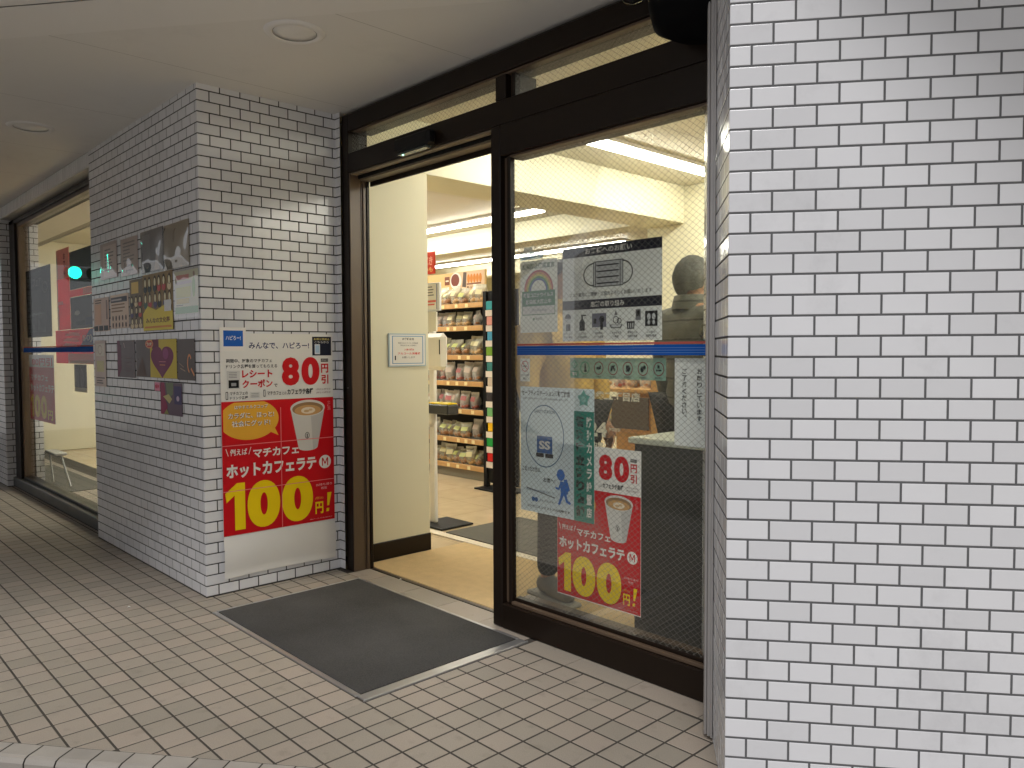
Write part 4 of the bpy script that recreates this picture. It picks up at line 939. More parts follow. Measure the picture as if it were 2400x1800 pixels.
S = plain(-5.560, -5.332, 1.006, 1.300, (166, 152, 144)); S.rect(-5.53, -5.36, 1.20, 1.28, I(184, 170, 160)); S.ring(-5.445, 1.24, .045, .03, .006, I(150, 134, 124)); S.rect(-5.52, -5.37, 1.10, 1.17, I(166, 160, 120)); S.rect(-5.535, -5.36, 1.058, 1.064, TXT); textlines(S, -5.53, -5.37, 1.02, 1.05, 2, TXT, 12); S.build("notice", "narrow faded paper notice at the window end of the lowest row", "notice", G1)
S = plain(-5.102, -4.788, 1.075, 1.294, (64, 50, 52), .3); S.poly([(-5.10, 1.076), (-5.08, 1.076), (-5.03, 1.12), (-5.03, 1.25), (-5.06, 1.293), (-5.10, 1.293)], I(84, 34, 56)); S.line((-4.98, 1.28), (-4.96, 1.25), .006, I(170, 150, 150)); textlines(S, -4.95, -4.82, 1.10, 1.20, 4, I(78, 62, 66), 9); S.build("poster", "dark brown poster with a purple edge, left of the purple heart poster", "poster", G1)
S = plain(-4.764, -4.142, 1.083, 1.293, (58, 46, 42), .3); S.rect(-4.535, -4.143, 1.084, 1.292, I(160, 142, 44)); S.poly([(-4.764, 1.09), (-4.60, 1.09), (-4.66, 1.20)], I(70, 50, 40)); S.rect(-4.50, -4.40, 1.24, 1.2925, I(84, 28, 48))
hp = [(-4.355+.165*(math.sin(t)**3)*(1 if abs(math.sin(t)) < .9 else 1.02), 1.182+.0085*(13*math.cos(t)-4*math.cos(2*t)-1.4*math.cos(3*t)-.5*math.cos(4*t))*.78) for t in [i*2*math.pi/44 for i in range(44)]]
S.poly([(x, min(max(z, 1.084), 1.292)) for x, z in hp], I(92, 28, 62)); S.ell(-4.30, 1.215, .04, .03, I(112, 46, 88)); S.rect(-4.39, -4.31, 1.152, 1.156, I(180, 110, 60)); S.rect(-4.40, -4.30, 1.170, 1.173, I(170, 100, 110))
S.ell(-4.545, 1.268, .062, .024, I(206, 120, 84)); S.ell(-4.545, 1.268, .052, .018, I(150, 50, 44)); S.text("秋の味", -4.585, -4.505, 1.258, 1.278, I(232, 190, 150), .03)
S.build("poster", "purple heart shape on a yellow and brown poster with an oval badge", "poster", G1)
S = plain(-4.136, -3.906, 1.080, 1.289, (60, 50, 46), .3); S.ring(-3.975, 1.165, .030, .048, .012, I(168, 112, 74), 30, .6, 4.6); S.line((-4.10, 1.14), (-4.03, 1.125), .006, I(120, 100, 84)); S.line((-4.11, 1.165), (-4.05, 1.145), .006, I(110, 92, 80)); S.line((-3.955, 1.14), (-3.915, 1.105), .012, I(168, 112, 74)); S.build("poster", "dark poster with a curled brown ribbon, nearest the pillar corner in the lowest row", "poster", G1)
S = plain(-4.390, -4.084, .889, 1.061, (70, 52, 66), .3); S.poly([(-4.388, .89), (-4.388, 1.06), (-4.33, 1.06), (-4.31, .98), (-4.34, .89)], I(112, 28, 60)); S.poly([(-4.31, 1.06), (-4.20, 1.06), (-4.21, 1.00), (-4.28, .97)], I(88, 96, 72)); S.rect(-4.19, -4.09, .95, 1.045, I(50, 42, 78)); S.poly([(-4.35, .985), (-4.27, 1.0), (-4.22, .975), (-4.26, .95)], I(150, 140, 92)); S.ell(-4.32, .93, .03, .03, I(112, 28, 60)); S.ell(-4.14, .98, .02, .014, I(150, 134, 150)); S.poly([(-4.34, .892), (-4.27, .892), (-4.30, .92)], I(110, 110, 60)); S.build("poster", "small purple and green flyer hanging below the other notices", "poster", G1)
S = plain(-4.476, -4.398, 1.012, 1.058, (196, 110, 130)); S.text("NEW", -4.470, -4.404, 1.026, 1.046, I(160, 30, 60), .04); S.build("sticker", "tiny pink tag beside the small purple flyer", "sticker", G1)

# ------------------------------------------------------------------ behind the display window; red sheets stand in for street reflections
YB = YW+.046
def backlit(r, g, b, gl=.3):
    """thin paper or cloth that lets part of the shop light through"""
    n = "cloth_%02x%02x%02x" % (r, g, b)
    if n in MATS: return MATS[n]
    k = NT(n); d = k.n('ShaderNodeBsdfDiffuse'); t = k.n('ShaderNodeBsdfTranslucent'); tc = k.n('ShaderNodeTexCoord'); nz = k.n('ShaderNodeTexNoise'); nz.inputs['Scale'].default_value = 5
    k.l(tc.outputs['Object'], nz.inputs['Vector']); v = k.math('MULTIPLY_ADD', nz.outputs[0], .2); v.node.inputs[2].default_value = .45
    for x in (d, t): x.inputs[0].default_value = srgb(r, g, b)
    m = k.n('ShaderNodeMixShader'); k.l(v, m.inputs[0]); k.l(d.outputs[0], m.inputs[1]); k.l(t.outputs[0], m.inputs[2]); k.l(m.outputs[0], k.out.inputs[0]); MATS[n] = k.m
    return k.m
I_keep, WHT_keep = ink, WHT
I = backlit; WHT = backlit(232, 228, 222)
def wsheet(x0, x1, z0, z1, col, dy=0., gloss=.3): 
    S = Sheet((0, YB+dy, 0), (1, 0, 0), (0, -1, 0)); S.base(x0, x1, z0, z1, I(*col), .002); S.d = .0022; return S
S = wsheet(-8.05, -7.21, 1.358, 1.945, (40, 42, 40)); S.poly([(-8.03, 1.80), (-7.50, 1.88), (-7.50, 1.93), (-8.03, 1.90)], I(74, 78, 72)); S.rect(-7.98, -7.55, 1.60, 1.76, I(66, 70, 60)); S.ring(-7.40, 1.77, .09, .05, .02, I(120, 122, 112)); S.text("フェア", -7.80, -7.52, 1.79, 1.86, I(140, 140, 130), .03); S.rect(-7.95, -7.40, 1.40, 1.56, I(84, 92, 92)); S.poly([(-7.93, 1.545), (-7.50, 1.555), (-7.55, 1.565), (-7.88, 1.56)], I(226, 236, 236)); S.rect(-7.70, -7.66, 1.41, 1.54, I(50, 54, 56)); S.rect(-7.35, -7.22, 1.37, 1.64, I(26, 28, 30)); S.build("poster", "dark picture poster behind the display window", "poster")
S = wsheet(-6.664, -6.07, 1.700, 1.985, (22, 60, 62), .004, .15); S.rect(-6.65, -6.09, 1.704, 1.75, I(38, 72, 66)); S.build("poster", "dark teal poster high up behind the display window", "poster")
S = wsheet(-6.664, -6.07, 1.402, 1.640, (62, 58, 54), .004); S.rect(-6.60, -6.13, 1.42, 1.62, I(72, 70, 64)); S.ell(-6.49, 1.52, .07, .018, I(236, 232, 220)); S.rect(-6.52, -6.30, 1.425, 1.46, I(24, 24, 26)); S.rect(-6.28, -6.12, 1.425, 1.48, I(36, 40, 80)); S.build("poster", "grey brown poster with a pale glow below the teal poster", "poster")
S = wsheet(-6.664, -6.07, 1.643, 1.697, (206, 70, 66), .003); S.rect(-6.32, -6.072, 1.652, 1.694, I(226, 204, 170)); S.build("street_reflection", "short red and cream strip between two dark posters, standing in for a street reflection", "street_reflection")  # red strip painted in place of a reflection in the glass
S = wsheet(-7.10, -6.08, 1.14, 1.398, (206, 46, 52), .0)
for i in range(3): S.poly([(-6.95+.06*i, 1.268+.043*i), (-6.48+.03*i, 1.262+.043*i), (-6.50+.03*i, 1.285+.043*i), (-6.80+.05*i, 1.300+.040*i)], I(238, 190, 170))
S.poly([(-6.50, 1.232), (-6.082, 1.232), (-6.082, 1.395), (-6.16, 1.395)], I(38, 66, 150)); S.text("50)", -6.36, -6.10, 1.30, 1.352, WHT, .05); S.rect(-6.75, -6.082, 1.142, 1.215, I(222, 214, 180)); S.rect(-6.7, -6.09, 1.142, 1.165, I(176, 164, 120)); S.build("street_reflection", "red, white and blue sheet with 50 in figures, standing in for a mirrored street sign", "street_reflection")  # sheet painted like a lit sign mirrored in the window glass
S = wsheet(-7.03, -6.668, 1.402, 2.03, (212, 66, 70), .002); S.rect(-7.028, -6.670, 1.80, 2.028, I(222, 210, 182)); S.vtext("おでん", -6.80, 1.82, 2.0, .06, I(80, 60, 60), .03); S.poly([(-7.03, 1.403), (-7.03, 1.62), (-6.98, 1.56), (-6.98, 1.403)], I(190, 176, 160)); S.rect(-7.02, -7.00, 1.55, 1.98, I(120, 190, 186)); S.rect(-7.02, -6.86, 1.60, 1.625, I(236, 210, 206)); S.build("street_reflection", "tall red and cream sheet standing in for a street reflection in the display window", "street_reflection")  # street reflection in the glass, made as a coloured sheet
S = wsheet(-6.62, -6.30, .93, 1.135, (26, 24, 26), .006); S.rect(-6.59, -6.50, .97, 1.10, I(110, 110, 112)); S.ell(-6.42, 1.03, .05, .07, I(90, 88, 88)); S.rect(-6.62, -6.30, .932, .96, I(226, 212, 170)); S.build("poster", "small black poster with a cream foot behind the display window", "poster")
I, WHT = I_keep, WHT_keep
k = thing("cooler_cabinet", "pale grey blue cooler cabinet at the right end of the display window", "cooler")
CG = pbr("cooler_grey", (.26, .30, .32), .35)
boxobj("cabinet", (-6.22, -5.70, 1.86, 2.35, .10, 1.16), CG, k, .03); boxobj("door_panel", (-6.17, -5.75, 1.848, 1.8595, .30, .80), pbr("cooler_glass", (.10, .15, .16), .12), k); boxobj("label_panel", (-6.20, -5.72, 1.850, 1.8595, .88, .97), I(150, 60, 66), k)
k = thing("folding_stand", "thin white folding stand behind the foot of the display window", "stand")
q = MB(); q.box(-8.44, -8.06, 1.86, 1.96, .275, .30, pbr("dull_white", (.42, .42, .40), .5), .006); q.build("top", k)
for xa, xb, y in ((-8.34, -8.32, 1.88), (-8.16, -7.93, 1.93)):
    q = MB(); q.tube([(xa, y, .276), (xb, y+.02, .0)], .008, pbr('dull_white', (.42, .42, .40), .5), 10); q.build("leg", k)
tag(boxobj("floor_mat", (-9.6, -7.62, 1.75, 2.20, -.006, .006), GREYMAT), "dark floor mat along the inside of the display window", "mat")

# ------------------------------------------------------------------ inside the doorway
tag(boxobj("floor_mat", (-4.10, -2.2, 3.262, 3.95, -.006, .006), GREYMAT), "grey floor mat beyond the pale stone strip", "mat")
st = thing("sanitizer_stand", "white hand sanitizer stand with yellow drip tray beside the cream column", "stand")
boxobj("base_plate", (-4.46, -4.16, 3.27, 3.56, 0, .012), BLACK, st, .004)
q = MB(); q.box(-4.405, -4.345, 3.36, 3.39, .0125, 1.70, WHITEP, .006); q.build("post", st)
q = MB(); q.box(-4.42, -4.165, 3.30, 3.358, 1.09, 1.345, WHITEP, .028); disp = q.build("dispenser", st); boxobj("level_window", (-4.205, -4.196, 3.2972, 3.302, 1.20, 1.30), BLACK, disp, .001)
q = MB(); q.box(-4.30, -4.07, 3.26, 3.359, .795, .862, pbr("tray_black", (.03, .03, .03), .4), .008); tr_ = q.build("drip_tray", st); boxobj("tray_liner", (-4.29, -4.08, 3.268, 3.352, .8625, .872), I(236, 210, 20), tr_, .003)
q = MB(); q.box(-4.414, -4.25, 3.34, 3.3595, 1.500, 1.695, I(214, 216, 220), .003); fr_ = q.build("notice_frame", st)
S = Sheet((0, 3.3385, 0), (1, 0, 0), (0, -1, 0)); S.base(-4.405, -4.268, 1.512, 1.685, WHT); textlines(S, -4.395, -4.29, 1.60, 1.675, 4, GRY, 3); S.rect(-4.395, -4.285, 1.56, 1.575, I(214, 110, 100)); S.rect(-4.395, -4.30, 1.54, 1.55, I(214, 110, 100)); S.rect(-4.28, -4.272, 1.512, 1.685, I(110, 130, 180)); o = S.paper.build("notice_sheet", fr_); S.pr.build("print", fr_)
boxobj("grid_panel", (-4.41, -4.295, 3.345, 3.3595, 1.36, 1.495), I(216, 212, 200), st)
bt = thing("spray_bottle", "white spray bottle with a purple label on the sanitizer stand", "bottle")
q = MB(); q.box(-4.42, -4.27, 3.255, 3.335, .70, .84, WHITEP, .025); q.build("bottle_body", bt); boxobj("label", (-4.40, -4.29, 3.2525, 3.2549, .735, .80), I(150, 70, 110), bt, .0005); q = MB(); q.tube([(-4.36, 3.295, .839), (-4.36, 3.295, .885), (-4.32, 3.285, .90)], .016, WHITEP, 12); q.build("pump", bt)
hg = thing("hanging_sign", "red hanging sign at the left of the doorway view", "sign")
boxobj("sign_board", (-5.46, -5.14, 3.99, 4.005, 1.862, 2.045), I(206, 66, 44), hg); q = MB(); q.tube([(-5.3, 3.997, 2.045), (-5.3, 3.997, 2.60)], .004, WHITEP, 8); q.build("hanger", hg)
S = Sheet((0, 3.989, 0), (1, 0, 0), (0, -1, 0)); S.text("焼き", -5.28, -5.16, 1.93, 2.01, I(240, 170, 150), .04); S.text("いも", -5.27, -5.16, 1.88, 1.92, I(240, 190, 120), .03); S.tx.build("lettering", hg)

# bread shelf
sh = thing("bread_shelf", "tall black bread shelf with wooden shelf edges seen through the doorway", "shelf")
SX0, SX1 = -7.3, -5.46
LV = [.135, .388, .668, .935, 1.185, 1.462, 1.678]
boxobj("back_panel", (SX0, SX1, 5.22, 5.25, .02, 1.75), pbr("shelf_black", (.014, .013, .013), .55), sh); boxobj("base", (SX0, SX1+.07, 4.82, 5.21, -.003, .085), pbr("shelf_base_grey", (.20, .18, .14), .5), sh)
boxobj("side_panel", (SX1+.001, SX1+.02, 4.82, 5.25, .086, 1.55), pbr("shelf_black", (.014, .013, .013), .55), sh)
for i, z in enumerate(LV):
    q = MB(); q.box(SX0, SX1, 4.815, 5.219, z-.03, z-.008, pbr("shelf_board_metal", (.10, .09, .08), .5), .002); b_ = q.build("shelf_board", sh)
    q = MB(); q.box(SX0, SX1+(.07 if i == 0 else 0), 4.79, 4.8145, z-.048, z, WOOD, .003); rl = q.build("price_rail", b_)
    q = MB(); rnd = random.Random(i)
    x = SX0+.05
    while x < SX1-.06: q.box(x, x+.042, 4.7875, 4.7895, z-.042, z-.008, I(238, 222, 170)); x += rnd.uniform(.10, .24)
    q.build("price_print", rl)
hb = thing("header_board", "orange food picture board above the bread shelf", "sign")
S = Sheet((0, 5.10, 0), (1, 0, 0), (0, -1, 0)); S.base(-7.3, -5.74, 1.74, 2.02, I(204, 170, 116), .02); S.d = .021
S.poly([(-6.22, 2.018), (-5.75, 2.018), (-5.75, 1.745), (-6.10, 1.745)], I(212, 180, 146)); S.rect(-6.37, -6.29, 1.90, 1.985, I(120, 72, 54)); S.rect(-6.355, -6.305, 1.935, 1.95, I(226, 212, 184))
S.ell(-6.19, 1.935, .090, .084, I(226, 214, 204)); S.ell(-6.20, 1.942, .066, .064, I(116, 64, 52)); S.poly([(-6.09, 1.87), (-6.03, 1.86), (-6.02, 2.01), (-6.07, 2.015)], I(92, 80, 74))
for i in range(5): S.ell(-5.99+i*.045, 1.945, .022, .044, I(204, 130, 64))
S.rect(-6.02, -5.80, 1.885, 1.90, I(130, 82, 64)); S.text("あったか", -6.02, -5.84, 1.845, 1.872, I(92, 60, 44), .03)
o = S.paper.build("board", hb); S.pr.build("picture", hb); S.tx.build("lettering", hb)
# bread bags: three kinds, then copies
def bag_mesh(name, w, h, d, seed, wrap, bread, fill, label):
    """a crimped pillow pack: clear film over bread, flat seal on top, printed label on the front"""
    rnd = random.Random(seed); n, m = 20, 12; k = MB(); vs = []
    for j in range(m+1):
        t = j/m; th = (.9+.1*math.sin(3*t)) if t < .45 else max(.05, math.cos((t-.45)/.45*math.pi/2)) if t < .9 else .05
        wd = 1-.10*math.sin(math.pi*min(t/.9, 1))**2+(.06 if t > .9 else 0)
        for i in range(n):
            a = 2*math.pi*i/n; cr = 1+.05*math.sin(7*a+5*t+seed)+rnd.uniform(-.03, .03)
            vs.append((w/2*wd*math.copysign(abs(math.cos(a))**.55, math.cos(a))*(1+rnd.uniform(-.02, .02)), d/2*th*math.copysign(abs(math.sin(a))**.8, math.sin(a))*cr, h*t+(.004*math.sin(9*a+seed) if j == m else 0)))
    k.raw(vs, [(j*n+i, j*n+(i+1) % n, (j+1)*n+(i+1) % n, (j+1)*n+i) for j in range(m) for i in range(n)], wrap, True)
    k.face(vs[-n:], wrap)
    root = k.build(name)
    q = MB()
    for c, (bx, bz) in enumerate(((-.24, .20), (.24, .22), (0, .52), (-.02, .16))):
        rr = w*.27; q.lathe([(max(.0005, rr*math.sin(math.pi*i/6)), -rr*.8*math.cos(math.pi*i/6)) for i in range(7)], (bx*w, -d*.16*(c % 2)-d*.06, h*fill*bz*1.5+rr*.3), bread, 12)
    q.build("bread", root)
    q = MB(); y = -d*.475; q.raw([(-w*.30, y-.006, h*.52), (w*.28, y-.006, h*.50), (w*.28, y+d*.16, h*.74), (-w*.30, y+d*.16, h*.75)], [(0, 1, 2, 3)], label); q.build("label", root)
    return root
def film(name, col, a):
    if name in MATS: return MATS[name]
    k = NT(name); d = k.n('ShaderNodeBsdfPrincipled'); t = k.n('ShaderNodeBsdfTransparent'); d.inputs['Base Color'].default_value = tuple(col)+(1,); d.inputs['Roughness'].default_value = .22
    tc = k.n('ShaderNodeTexCoord'); nz = k.n('ShaderNodeTexNoise'); nz.inputs['Scale'].default_value = 26; nz.inputs['Detail'].default_value = 5; k.l(tc.outputs['Object'], nz.inputs['Vector'])
    sz = k.n('ShaderNodeSeparateXYZ'); k.l(tc.outputs['Object'], sz.inputs[0])
    v = k.math('ADD', k.math('MULTIPLY', nz.outputs[0], .5), k.math('MULTIPLY', sz.outputs[2], 3.2)); v = k.math('MINIMUM', k.math('ADD', v, a), .93)
    bp = k.n('ShaderNodeBump'); bp.inputs['Strength'].default_value = .8; bp.inputs['Distance'].default_value = .01; k.l(nz.outputs[0], bp.inputs['Height']); k.l(bp.outputs[0], d.inputs['Normal'])
    m = k.n('ShaderNodeMixShader'); k.l(v, m.inputs[0]); k.l(t.outputs[0], m.inputs[1]); k.l(d.outputs[0], m.inputs[2]); k.l(m.outputs[0], k.out.inputs[0]); MATS[name] = k.m; return k.m
WR = film("bag_film", (.74, .72, .58), -.12); WR2 = film("bag_film_pale", (.80, .78, .72), -.02); BR1 = pbr("brown_bread", (.30, .13, .045), .6, var=.3, nscale=40); BR2 = pbr("golden_bread", (.46, .27, .10), .6, var=.3, nscale=40); BR3 = pbr("reddish_filling", (.32, .09, .06), .6, var=.3, nscale=40)
kinds = [bag_mesh("bread_bag", .125, .185, .12, 1, WR, BR2, .5, I(214, 206, 160)), bag_mesh("bread_bag", .11, .19, .11, 2, WR2, BR1, .45, I(206, 190, 176)), bag_mesh("bread_bag", .135, .155, .13, 3, WR, BR1, .5, I(186, 190, 120)), bag_mesh("bread_bag", .115, .18, .10, 4, WR2, BR3, .42, I(190, 120, 120))]
shelfname = ["lowest", "second lowest", "third lowest", "middle", "third highest", "second highest", "highest"]
kindname = ["clear bag of golden bread", "pale bag of brown bread", "wide clear bag of brown rolls", "pale bag with a reddish filling"]
used = [False]*4; rnd = random.Random(5)
for li, z in enumerate(LV):
    x = -6.62 if li not in (2, 3) else -6.40
    while x < SX1-.10:
        kd = rnd.choice([(0, 2), (1, 2), (1, 3), (1, 3), (0, 2, 0), (0, 1), (0, 0, 2)][li]); src = kinds[kd]
        o = src if not used[kd] else copy_tree(src)
        used[kd] = True
        tag(o, "%s on the %s shelf of the bread shelf" % (kindname[kd], shelfname[li]), "bread", "bread bags on the bread shelf")
        o.location = (x, 4.885+rnd.uniform(-.01, .03), z-.0078); o.rotation_euler = (rnd.uniform(-.12, .12), rnd.uniform(-.1, .1), rnd.uniform(-.4, .4)); s_ = rnd.uniform(.9, 1.08); s_ = min(s_, .80 if li == 5 else 1); o.scale = (s_, s_, s_)
        x += rnd.uniform(.10, .14)
# hanging packs at the shelf end
ds = thing("display_stand", "slim black display stand of hanging packs at the end of the bread shelf", "stand")
boxobj("post", (-5.235, -5.190, 4.60, 4.64, .012, 1.75), BLACK, ds); boxobj("back_board", (-5.1895, -4.8, 4.615, 4.63, .05, 1.75), BLACK, ds); boxobj("foot", (-5.25, -4.8, 4.5, 4.75, -.003, .0115), BLACK, ds)
cols = [((70, 160, 170), "teal"), ((226, 160, 150), "pink"), ((90, 170, 210), "blue"), ((120, 160, 60), "olive green"), ((70, 130, 130), "dark teal"), ((210, 196, 180), "cream"), ((60, 56, 60), "black"), ((120, 180, 120), "pale green"), ((240, 190, 40), "yellow"), ((40, 150, 70), "green"), ((206, 40, 36), "red")]
z = 1.66
for i, (c, nm) in enumerate(cols):
    p = thing("snack_pack", "%s snack pack hanging on the slim display stand" % nm, "snack pack", "packs on the display stand")
    q = MB(); q.box(-5.178+.008*(i % 3), -5.04, 4.585, 4.612, z-.078, z, I(*c), .006); q.build("pouch", p); q = MB(); q.box(-5.180+.006*(i % 2), -5.05, 4.5835, 4.5848, z-.132, z-.0785, I(236, 226, 216)); q.build("price_card", p); z -= .134

# litter on the paving
for (x, y, w, lab) in ((-3.96, 1.20, .014, "tiny white scrap of litter on the paving near the pillar"), (-3.42, 2.40, .012, "tiny white scrap of litter at the door track")):
    q = MB(); q.raw([(x, y, .001), (x+w, y+.003, .005), (x+w*.8, y+w, .002), (x-.002, y+w*.7, .006), (x+w*.5, y+w*.5, .009)], [(0, 1, 4), (1, 2, 4), (2, 3, 4), (3, 0, 4)], PAPER); tag(q.build("paper_scrap"), lab, "litter")
# counter, rack and customers behind the glass
ct = thing("counter", "black counter with a pale top behind the wired glass", "counter")
DKC = pbr("counter_black", (.030, .030, .028), .55, var=.2, nscale=3)
boxobj("counter_front", (-1.965, -1.0, 2.545, 3.02, 0, .842), DKC, ct, .004); boxobj("counter_top", (-1.985, -1.0, 2.525, 3.05, .8425, .868), pbr("counter_top_pale", (.50, .52, .46), .3), ct, .005)
rk = thing("wooden_rack", "pale wooden goods rack seen through the glass below the green strip", "rack")
boxobj("board", (-3.80, -3.02, 4.3, 4.7, .62, .65), WOOD, rk); boxobj("board", (-3.80, -3.02, 4.3, 4.7, .93, .955), WOOD, rk); boxobj("end_post", (-3.17, -3.08, 4.285, 4.31, .0, 1.16), WOOD, rk); boxobj("end_post", (-3.80, -3.74, 4.285, 4.31, .0, 1.05), WOOD, rk)
boxobj("notice_panel", (-3.50, -3.18, 4.27, 4.284, .68, .90), pbr("brown_panel", (.10, .075, .06), .5), rk); boxobj("back_board", (-3.80, -3.02, 4.70, 4.715, .3, 1.06), WOOD, rk)
for i, x in enumerate((-3.68, -3.56, -3.44, -3.33, -3.22)):
    o = copy_tree(kinds[(i*3) % 4]); tag(o, "bag of bread on top of the wooden rack behind the glass", "bread", "bread bags on the wooden rack"); o.location = (x, 4.45, .9555); o.rotation_euler = (0, 0, i*.7); o.scale = (.85, .85, .75)
for i, x in enumerate((-3.70, -3.60)):
    o = copy_tree(kinds[1+i]); tag(o, "bag of bread on the lower board of the wooden rack", "bread", "bread bags on the wooden rack"); o.location = (x, 4.42, .6505); o.rotation_euler = (0, 0, i); o.scale = (.9, .9, .85)

# ------------------------------------------------------------------ people
def quilted(name, col):
    k = NT(name); p = k.n('ShaderNodeBsdfPrincipled'); tc = k.n('ShaderNodeTexCoord'); sx = k.n('ShaderNodeSeparateXYZ'); k.l(tc.outputs['Object'], sx.inputs[0])
    nz = k.n('ShaderNodeTexNoise'); nz.inputs['Scale'].default_value = 16; nz.inputs['Detail'].default_value = 6; k.l(tc.outputs['Object'], nz.inputs['Vector'])
    f = k.math('FRACT', k.math('ADD', k.math('DIVIDE', sx.outputs[2], .098), k.math('MULTIPLY', nz.outputs[0], .12)))
    ln = k.math('LESS_THAN', f, .10); g = k.math('SUBTRACT', 1, k.math('MULTIPLY', ln, .55)); v = k.math('MULTIPLY', g, k.math('MULTIPLY_ADD', nz.outputs[0], .6)); v.node.inputs[1].links[0].from_node.inputs[2].default_value = .7
    c = k.n('ShaderNodeCombineColor')
    for i in range(3): k.l(k.math('MULTIPLY', v, col[i]), c.inputs[i])
    k.l(c.outputs[0], p.inputs['Base Color']); p.inputs['Roughness'].default_value = .75
    b = k.n('ShaderNodeBump'); b.inputs['Strength'].default_value = .5; b.inputs['Distance'].default_value = .02; k.l(f, b.inputs['Height']); k.l(b.outputs[0], p.inputs['Normal'])
    k.l(p.outputs[0], k.out.inputs[0]); return k.m
def skin_mesh(verts, edges, radii, root, sub=2):
    me = bpy.data.meshes.new("tmp_skin"); me.from_pydata(verts, edges, [])
    o = bpy.data.objects.new("tmp_skin", me); COL.objects.link(o)
    o.modifiers.new("skin", 'SKIN'); 
    if not me.skin_vertices: me.skin_vertices.new()
    for i, r in enumerate(radii):
        sv = me.skin_vertices[0].data[i]; sv.radius = (r, r) if not isinstance(r, tuple) else r; sv.use_root = (i == root)
    o.modifiers["skin"].use_smooth_shade = True
    ss = o.modifiers.new("sub", 'SUBSURF'); ss.levels = sub; ss.render_levels = sub
    bpy.context.view_layer.update()
    ev = o.evaluated_get(bpy.context.evaluated_depsgraph_get()); m2 = bpy.data.meshes.new_from_object(ev)
    vs = [v.co.copy() for v in m2.vertices]; fs = [tuple(p.vertices) for p in m2.polygons]
    bpy.data.objects.remove(o); bpy.data.meshes.remove(me); bpy.data.meshes.remove(m2)
    return vs, fs
SKIN = pbr("skin", (.46, .26, .17), .5, var=.08, nscale=20)
